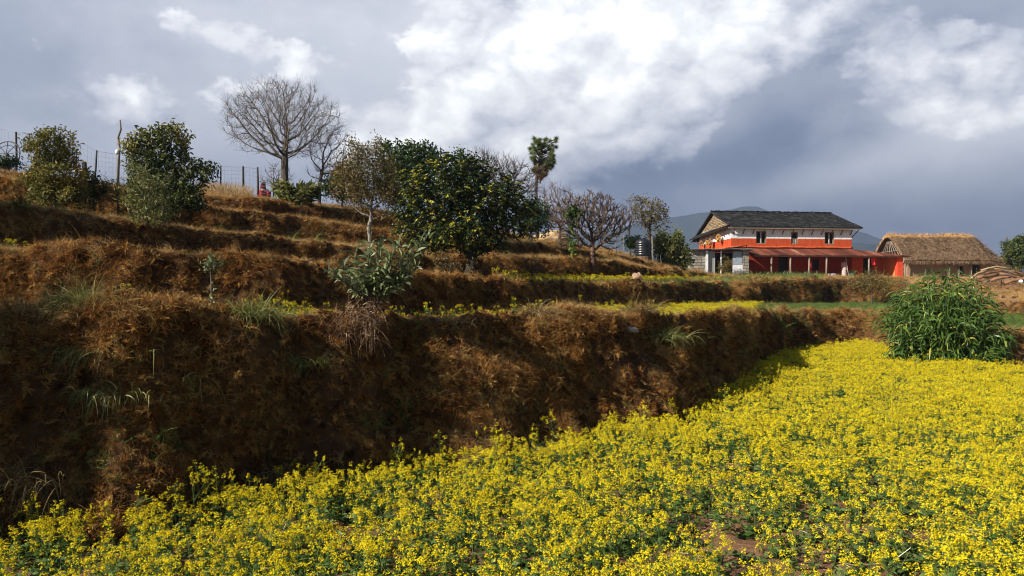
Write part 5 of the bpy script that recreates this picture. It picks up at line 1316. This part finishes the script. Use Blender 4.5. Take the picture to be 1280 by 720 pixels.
# ------------------------------------------------------------------ people
def skin_mesh(name, J, E, mat, parent, sub=2):
    """one continuous surface grown round a skeleton; J: name -> (point, radius x, radius y)"""
    keys = list(J); me = bpy.data.meshes.new(name); me.from_pydata([J[k][0] for k in keys], [(keys.index(a), keys.index(b)) for a, b in E], [])
    o = bpy.data.objects.new(name, me); COL.objects.link(o); o.parent = parent
    sk = o.modifiers.new('skin', 'SKIN'); sk.use_smooth_shade = True
    if not me.skin_vertices: me.skin_vertices.new()
    for i, k in enumerate(keys):
        me.skin_vertices[0].data[i].radius = (J[k][1], J[k][2]); me.skin_vertices[0].data[i].use_root = (i == 0)
    ss = o.modifiers.new('smooth', 'SUBSURF'); ss.levels = ss.render_levels = sub
    me.materials.append(mat); return o
SKIN = surf('skin', [(.3, (.20, .10, .06)), (.7, (.28, .15, .09))], 5, rough=.6, bump=.05)
HAIR = surf('hair', [(.3, (.008, .006, .005)), (.7, (.02, .015, .012))], 20, rough=.5)
def fab(col): return surf('fabric', [(.3, tuple(c * .75 for c in col)), (.7, col)], 7, rough=.9, bump=.3)
def person(loc, rz, label, seated, top, lower, shawl=None):
    root = empty('person', loc, label, 'person', rz=rz)
    v = lambda *a: tuple(a)
    if not seated:
        J = dict(pel=(v(0, 0, .86), .125, .095), wst=(v(0, 0, 1.0), .105, .08), chs=(v(0, 0, 1.17), .13, .09), nkb=(v(0, .0, 1.30), .07, .06), nek=(v(0, -.005, 1.36), .045, .045), hd1=(v(0, -.015, 1.44), .068, .078), hd2=(v(0, -.01, 1.53), .07, .082), hd3=(v(0, 0, 1.58), .035, .04),
                 hl=(v(.085, 0, .80), .085, .085), kl=(v(.10, -.02, .45), .052, .055), al=(v(.10, 0, .08), .033, .036), tl=(v(.12, -.13, .03), .035, .022), hr=(v(-.085, 0, .80), .085, .085), kr=(v(-.10, -.03, .45), .052, .055), ar=(v(-.11, 0, .08), .033, .036), tr=(v(-.13, -.13, .03), .035, .022),
                 sl=(v(.165, 0, 1.27), .052, .05), el=(v(.21, .02, 1.02), .038, .038), wl=(v(.19, -.08, .80), .024, .026), pl=(v(.185, -.11, .73), .030, .016), sr=(v(-.165, 0, 1.27), .052, .05), er=(v(-.21, .02, 1.02), .038, .038), wr=(v(-.20, -.07, .80), .024, .026), pr=(v(-.195, -.10, .73), .030, .016))
    else:
        J = dict(pel=(v(0, 0, .14), .135, .12), wst=(v(0, -.03, .28), .11, .09), chs=(v(0, -.08, .44), .13, .095), nkb=(v(0, -.11, .55), .07, .06), nek=(v(0, -.13, .61), .045, .045), hd1=(v(0, -.16, .68), .068, .078), hd2=(v(0, -.165, .77), .07, .082), hd3=(v(0, -.16, .82), .035, .04),
                 hl=(v(.09, -.05, .13), .085, .08), kl=(v(.16, -.38, .40), .055, .055), al=(v(.12, -.42, .07), .034, .036), tl=(v(.13, -.55, .03), .035, .022), hr=(v(-.09, -.05, .13), .085, .08), kr=(v(-.16, -.38, .40), .055, .055), ar=(v(-.12, -.42, .07), .034, .036), tr=(v(-.13, -.55, .03), .035, .022),
                 sl=(v(.165, -.09, .52), .052, .05), el=(v(.22, -.22, .35), .038, .038), wl=(v(.14, -.40, .44), .024, .026), pl=(v(.10, -.46, .45), .030, .016), sr=(v(-.165, -.09, .52), .052, .05), er=(v(-.22, -.22, .35), .038, .038), wr=(v(-.14, -.40, .44), .024, .026), pr=(v(-.10, -.46, .45), .030, .016))
    E = [('pel', 'wst'), ('wst', 'chs'), ('chs', 'nkb'), ('nkb', 'nek'), ('nek', 'hd1'), ('hd1', 'hd2'), ('hd2', 'hd3'), ('pel', 'hl'), ('hl', 'kl'), ('kl', 'al'), ('al', 'tl'), ('pel', 'hr'), ('hr', 'kr'), ('kr', 'ar'), ('ar', 'tr'), ('nkb', 'sl'), ('sl', 'el'), ('el', 'wl'), ('wl', 'pl'), ('nkb', 'sr'), ('sr', 'er'), ('er', 'wr'), ('wr', 'pr')]
    for sd, w in (('l', 1), ('r', -1)):       # five fingers on each palm
        c = Vector(J['p' + sd][0]); d = (c - Vector(J['w' + sd][0])).normalized(); sx = Vector((1, 0, 0)) * w
        for q, (off, ln) in enumerate(((-.022, .055), (-.008, .068), (.007, .07), (.022, .058))):
            k = f'f{sd}{q}'; J[k] = (tuple(c + d * .035 + sx * off), .008, .008); J[k + 't'] = (tuple(c + d * (.035 + ln) + sx * off + Vector((0, -.012, -.008))), .006, .006)
            E += [('p' + sd, k), (k, k + 't')]
        k = f't{sd}h'; J[k] = (tuple(c - sx * .035 + d * .02), .009, .009); J[k + 't'] = (tuple(c - sx * .045 + d * .06), .007, .007); E += [('p' + sd, k), (k, k + 't')]
    skin_mesh('body', J, E, SKIN, root, 1)
    hd = Vector(J['hd2'][0])
    hb = MB(); hb.lathe([(.02, .095), (.055, .088), (.082, .06), (.094, .02), (.092, -.02), (.082, -.07)], 14, 0, tuple(hd + Vector((0, .018, .0))), True); hb.lathe([(.0, .045), (.04, .03), (.048, 0), (.04, -.03), (0, -.045)], 10, 0, tuple(hd + Vector((0, .10, -.03)))); hb.build('hair', HAIR, root, smooth=True)
    fc = MB(); f = hd + Vector((0, -.082, -.02))
    for sx in (-.028, .028): fc.box(f + Vector((sx, .004, .012)), (.02, .01, .008))
    fc.box(f + Vector((0, -.006, -.012)), (.018, .022, .035), jit=.002); fc.box(f + Vector((0, .006, -.048)), (.038, .01, .01)); fc.build('face', HAIR, root)
    def pt(k): return Vector(J[k][0])
    tb = MB(); w = lambda p, a, b: [tuple(p + Vector((a * math.cos(t), b * math.sin(t), 0))) for t in np.linspace(0, 2 * math.pi, 17)[:-1]]
    rings = [w(pt('pel') + Vector((0, 0, -.02)), .175, .145), w(pt('wst'), .15, .12), w(pt('chs'), .165, .125), w((pt('nkb') + pt('chs')) / 2 + Vector((0, 0, .03)), .16, .10), w(pt('nkb') + Vector((0, 0, .02)), .085, .07)]
    for r in rings: tb.v += r
    for i in range(4):
        for k in range(16): tb.f.append((i * 16 + k, i * 16 + (k + 1) % 16, (i + 1) * 16 + (k + 1) % 16, (i + 1) * 16 + k)); tb.mi.append(0)
    for sd in 'lr': tb.tube([tuple(pt('s' + sd) + Vector((0, 0, .01))), tuple(pt('s' + sd).lerp(pt('e' + sd), .5)), tuple(pt('e' + sd)), tuple(pt('e' + sd).lerp(pt('w' + sd), .7))], [.068, .062, .055, .045], 10)
    tb.build('shirt', fab(top), root, smooth=True)
    lb = MB()
    if not seated:
        R_ = [w(Vector((0, 0, z)), a, b) for z, a, b in ((.93, .15, .125), (.80, .185, .16), (.55, .19, .165), (.30, .205, .18), (.12, .215, .19))]
        for r in R_: lb.v += r
        for i in range(4):
            for k in range(16): lb.f.append((i * 16 + k, i * 16 + (k + 1) % 16, (i + 1) * 16 + (k + 1) % 16, (i + 1) * 16 + k)); lb.mi.append(0)
    else:
        for sd in 'lr': lb.tube([tuple(pt('h' + sd)), tuple(pt('k' + sd)), tuple(pt('k' + sd) + Vector((0, -.01, -.05))), tuple(pt('a' + sd) + Vector((0, 0, .05)))], [.13, .10, .09, .09], 12)
        lb.lathe([(.20, .02), (.22, .1), (.17, .22), (.12, .28)], 16, 0, (0, -.03, 0)); lb.raw([(.2, -.06, .08), (-.2, -.06, .08), (-.2, -.40, .42), (.2, -.40, .42), (.2, -.50, .06), (-.2, -.50, .06)], [(0, 1, 2, 3), (3, 2, 5, 4)])
    lb.build('skirt', fab(lower), root, smooth=True)
    if shawl:
        s = MB(); s.tube([tuple(pt('hd3') + Vector((0, .03, .03))), tuple(pt('hd2') + Vector((0, .05, 0))), tuple(pt('nkb') + Vector((0, .05, .02))), tuple(pt('chs') + Vector((.02, .06, 0))), tuple(pt('wst') + Vector((.05, .08, -.02)))], [.04, .10, .13, .15, .10], 12); s.build('shawl', fab(shawl), root, smooth=True)
    return root
g = at(328, 249, 33.0); gzv = gz(g.x, g.y)
person((g.x, g.y, gzv), R(35), 'person in dark red clothes and shawl sitting on the skyline by the fence', True, (.65, .50, .48), (.38, .012, .03), (.16, .008, .02))
person(tuple(HW(9.55, -1.75, .27)), R(-10), 'person in a pink top and pale skirt standing on the farmhouse porch', False, (.55, .30, .30), (.50, .42, .38))

# ------------------------------------------------------------------ tank, fence, poles, wheel
EARTHB = surf('packed_earth', [(.3, (.09, .05, .03)), (.7, (.20, .12, .07))], 4, bump=.6)
def tank():
    Y = 40.5; gpos = ground(804, Y); root = empty('water_tank', (gpos.x, gpos.y, gpos.z), 'black ribbed plastic water tank on the terrace left of the farmhouse', 'water tank')
    top = at(804, 299, Y).z - gpos.z; B = surf('black_plastic', [(.3, (.008, .009, .010)), (.7, (.018, .019, .021))], 3, rough=.35, bump=.05, spec=.5)
    z0 = top - .92; r = .40
    prof = [(r * .98, z0), (r, z0 + .03)]
    for k in range(6): a = z0 + .06 + k * .12; prof += [(r, a), (r * 1.03, a + .02), (r * 1.03, a + .06), (r, a + .08)]
    prof += [(r * .98, top - .1), (r * .72, top - .03), (r * .45, top)]
    m = MB(); m.lathe(prof, 28); m.build('barrel', B, root, smooth=True)
    m = MB(); m.lathe([(r * .42, top + .002), (r * .42, top + .04), (r * .3, top + .055), (0, top + .06)], 18); m.build('lid', B, root, smooth=True)
    m = MB(); m.lathe([(r * 1.15, -.2), (r * 1.15, z0 - .003)], 16); m.build('base', EARTHB, root)
    m = MB(); m.tube([(r, -.05, z0 + .08), (r + .5, -.05, z0 + .08), (r + .55, -.05, -.1)], .02, 6); m.build('pipe', surf('pipe', [(.3, (.1, .1, .1)), (.7, (.2, .2, .2))], 3), root)
tank()
PIPE = surf('grey_iron', [(.3, (.05, .052, .058)), (.7, (.12, .12, .13))], 8, rough=.6, metallic=.3)
POSTD = surf('old_post', [(.3, (.02, .017, .014)), (.7, (.06, .05, .042))], 10, bump=.4)
def pole(px, Y, topx, topy, r, label, name='fence_post', cat='post', group='posts of the net fence on the skyline', mat=POSTD):
    g = ground(px, Y); g.z -= .15; e = at(topx, topy, Y) - g
    m = MB(); m.tube([(0, 0, 0), tuple(e * .5 + Vector((r * .5, 0, 0))), tuple(e)], [r, r * .95, r * .85], 7); o = m.build(name, mat, smooth=True); o.location = g
    tag(o, label, cat, group); return o
FP = [(20, 30.5, 20, 165, .045, 'thin post rising behind the iron wheel'), (93, 29, 96, 186, .03, 'slender post half hidden by the olive tree'), (105, 28.5, 105, 202, .10, 'short thick stump post right of the olive tree'),
      (117, 28.8, 121, 188, .035, 'thin leaning post just right of the thick stump post'), (275, 31, 276, 207, .035, 'fence post right beside the dark spreading tree'), (303, 31.5, 304, 208, .05, 'fence post rising from the pale tall grass'),
      (322, 32, 322, 209, .045, 'fence post directly left of the sitting person'), (341, 32.4, 342, 222, .035, 'short post between the sitting person and the bare tree'), (251, 30.6, 251, 205, .04, 'fence post showing through the dark spreading tree')]
for a in FP: pole(*a)
def net():
    root = empty('net_fence', at(0, 200, 31), 'fine pale net strung between the posts along the skyline', 'net fence'); o = root.location
    NM = surf('net_wire', [(.3, (.22, .25, .30)), (.7, (.34, .37, .42))], 3)
    top = [(-40, 150), (20, 166), (60, 168), (105, 180), (121, 189), (180, 198), (251, 206), (276, 208), (304, 209), (322, 211), (342, 224)]
    yb = lambda x: np.interp(x, [20, 342], [30.5, 32.4])
    m = MB()
    for f in np.linspace(0, 1, 9):
        pts = []
        for x, y in top:
            Yv = float(yb(x)); t_ = at(x, y, Yv); zb = gz(t_.x, Yv); pts.append(Vector((t_.x, Yv, t_.z * (1 - f) + (zb + .05) * f)) - o)
        m.tube(pts, .006 if f else .010, 4)
    m.build('line_wire', NM, root)
    m = MB()
    for x in np.arange(-30, 342, 4.5):
        y = np.interp(x, [p[0] for p in top], [p[1] for p in top]); Yv = float(yb(x)); t_ = at(x, y, Yv); m.tube([t_ - o, Vector((t_.x, Yv, gz(t_.x, Yv))) - o], .0045, 3)
    m.build('mesh_wire', NM, root)
net()
def wobbly():
    Y = 27.; g = ground(147, Y); root = empty('wobbly_pole', g, 'tall crooked wooden pole with a white fitting by the dark spreading tree', 'pole')
    pts = [Vector((0, 0, -.1))] + [at(x, y, Y) - g for x, y in ((148, 200), (149.5, 185), (147.5, 172), (151, 162), (150, 150))]
    m = MB(); m.tube(pts, [.055, .05, .045, .04, .035, .028], 7); m.build('shaft', BARK_PALE, root, smooth=True)
    m = MB(); c = at(147, 190, Y) - g; m.lathe([(.06, -.08), (.08, -.04), (.08, .04), (.05, .08)], 10, 0, tuple(c)); m.build('fitting', WHITEP, root, smooth=True)
wobbly()
pole(770, 40, 770, 291, .022, 'thin pale pole left of the water tank', 'pole', 'pole', None, WOODOLD)
pole(779.5, 40, 779.5, 294, .022, 'grey pole close beside the left of the tank', 'pole', 'pole', None, WOODOLD)
pole(816, 40.2, 815, 296, .028, 'grey pole standing against the right of the tank', 'pole', 'pole', None, WOODOLD)
def wheel():
    Y = 28.5; c = at(8, 193, Y); g = ground(8, Y); root = empty('iron_wheel', (c.x, c.y, g.z), 'spoked iron wheel frame standing on the skyline at the left edge', 'wheel'); c = c - root.location
    Rr = .50
    def ring(r, n=32): return [(c.x + r * math.cos(a), c.y + .1 * math.sin(a), c.z + r * math.sin(a)) for a in np.linspace(0, 2 * math.pi, n)]
    m = MB(); m.tube(ring(Rr), .022, 6); m.tube(ring(Rr * .72), .014, 6); m.build('rim', PIPE, root, smooth=True)
    m = MB(); m.lathe([(.06, -.08), (.06, .08)], 12); o = m.build('hub', PIPE, root); o.location = c; o.rotation_euler = (R(90), 0, 0)
    for k in range(9):
        a = k * 2 * math.pi / 9 + .2; s = MB(); s.tube([(c.x + .05 * math.cos(a), c.y, c.z + .05 * math.sin(a)), (c.x + Rr * math.cos(a), c.y + .1 * math.sin(a), c.z + Rr * math.sin(a))], .013, 5); s.build('spoke', PIPE, root)
    m = MB(); m.tube([(c.x, c.y, c.z), (c.x - .1, c.y, -.1)], .03, 6); m.build('leg', PIPE, root)
wheel()
tree('shrub', 'low dark mound of leaves under the iron wheel', 'shrub', 10, 27.5, [(10, 210)], [(6, 205, 18, 8), (-12, 203, 16, 10)], 120, .1, .03, leaf=LEAF_DARK, ln=8, lL=.10, lW=.05, lspread=.08, seed=80, twL=.15)

# ------------------------------------------------------------------ stones, mounds, wood pile
def rock(name, px, Y, s, label, cat, mat, seed, group=None, dz=0.0, sq=(1, 1, .7)):
    g = ground(px, Y); rng = np.random.default_rng(seed); n, m_ = 40, 24; P = []
    for i in range(m_):
        th = math.pi * i / (m_ - 1)
        for k in range(n):
            ph = 2 * math.pi * k / n; d = np.array([math.sin(th) * math.cos(ph), math.sin(th) * math.sin(ph), math.cos(th)])
            r = s * (1 + 1.1 * float(fbm(d[0] * 2.2 + seed, d[1] * 2.2, d[2] * 2.2, 4, .6))); P.append(tuple(d * r * np.array(sq)))
    F_ = [(i * n + k, i * n + (k + 1) % n, (i + 1) * n + (k + 1) % n, (i + 1) * n + k) for i in range(m_ - 1) for k in range(n)]
    mb = MB(); mb.raw(P, F_); o = mb.build(name, mat, smooth=True); o.location = g + Vector((0, 0, dz)); tag(o, label, cat, group); return o
PALE = surf('pale_stone', [(.3, (.22, .17, .12)), (.7, (.42, .35, .27))], 8, bump=.5)
HAY = surf('hay', [(.3, (.30, .19, .09)), (.7, (.55, .40, .22))], 12, bump=.8, stretch=(1, 1, 3))
EARTH = surf('earth', [(.3, (.08, .038, .018)), (.7, (.22, .115, .058))], 5, bump=1.0, dist=.12, bscale=9)
rock('stone', 786, 11.1, .085, 'flat pale stone sticking out of the bank under the yellow strip', 'stone', PALE, 1, dz=-.12, sq=(1.5, 1, .6))
rock('boulder', 796, 26.4, .20, 'rounded pinkish boulder at the edge of the upper flower strip', 'boulder', surf('pink_stone', [(.3, (.26, .16, .11)), (.7, (.44, .30, .22))], 6, bump=.5), 2, dz=.12, sq=(1, 1, 1.2))
rock('hay_mound', 691, 38.5, .85, 'small golden hay mound on the hillside behind the stubby tree', 'hay mound', HAY, 3, dz=.05, sq=(1.1, 1, .55))
rock('earth_mound', 1236, 41, .8, 'brown earth mound below the stacked logs', 'earth mound', EARTH, 4, dz=-.25, sq=(1.4, .9, .55))
rock('earth_mound', 1278, 40, .95, 'lower brown earth mound at the right picture edge', 'earth mound', EARTH, 5, dz=-.30, sq=(1.4, .9, .5))
rock('white_block', 1276, 38.9, .10, 'white block lying on the earth mound at the right edge', 'block', WHITEP, 7, dz=.4, sq=(1.1, .8, .8))
LOGS = [((1210, 353), (1234, 338), 42.3, .06, 'light curved branch rising at the left end of the wood pile'), ((1226, 338), (1264, 336), 42.2, .045, 'long pale bowed pole lying along the top of the wood pile'),
        ((1222, 347), (1247, 343), 42.0, .10, 'thick brown log in the middle of the wood pile'), ((1238, 351), (1263, 346), 41.8, .085, 'dark log under the long pale pole'), ((1250, 342), (1286, 353), 41.6, .07, 'reddish log sloping down to the right edge'),
        ((1256, 354), (1292, 347), 41.4, .085, 'lowest red brown log at the right of the wood pile'), ((1214, 358), (1236, 351), 41.5, .055, 'short pale log at the foot of the wood pile'), ((1243, 336), (1276, 345), 41.9, .04, 'thin branch crossing the top of the right hand logs'),
        ((1230, 343), (1256, 338), 42.4, .05, 'thin brown branch tucked under the bowed pole'), ((1262, 339), (1288, 343), 42.3, .05, 'thin grey brown pole at the back right of the pile'), ((1218, 350), (1240, 356), 41.2, .05, 'crooked stick leaning across the foot of the pile'),
        ((1264, 357), (1290, 356), 41.0, .05, 'stick lying lowest at the right picture edge')]
tree('shrub', 'dry brown brush tangled over the wood pile', 'shrub', 1252, 43.2, [(1252, 348)], [(1250, 344, 28, 9), (1275, 350, 14, 9)], 200, .10, .02, r0=.005, leaf=LEAF_RUST, ln=2, lL=.08, lW=.03, lspread=.08, seed=90, twL=.35, tw=4)
tree('shrub', 'dry weeds along the front of the earth mound', 'shrub', 1240, 38.6, [(1240, 372)], [(1236, 368, 30, 6), (1265, 370, 20, 6)], 160, .10, .02, r0=.005, leaf=LEAF_RUST, ln=3, lL=.07, lW=.03, lspread=.08, seed=91, twL=.22, tw=4)
LOGM = [surf('log_pale', [(.3, (.22, .14, .08)), (.7, (.42, .30, .18))], 10, bump=.5, stretch=(.3, 1, 1)), surf('log_brown', [(.3, (.14, .065, .035)), (.7, (.30, .16, .09))], 10, bump=.5, stretch=(.3, 1, 1))]
for i, (a, b, Y, r, lb) in enumerate(LOGS):
    A, B_ = at(*a, Y), at(*b, Y + .3 * (-1) ** i); mid = (A + B_) / 2 + Vector((0, random.uniform(-.08, .08), .16 if i in (0, 1) else random.uniform(-.05, .07))); m = MB()
    m.tube([(0, 0, 0), tuple(A.lerp(mid, .5) - A + Vector((0, 0, .03))), tuple(mid - A), tuple(mid.lerp(B_, .5) - A), tuple(B_ - A)], [r, r * 1.05, r * .95, r * .9, r * .8], 9)
    o = m.build('log', LOGM[0 if i in (0, 1, 6) else 1], smooth=True); o.location = A; tag(o, lb, 'log', 'logs and branches of the wood pile')
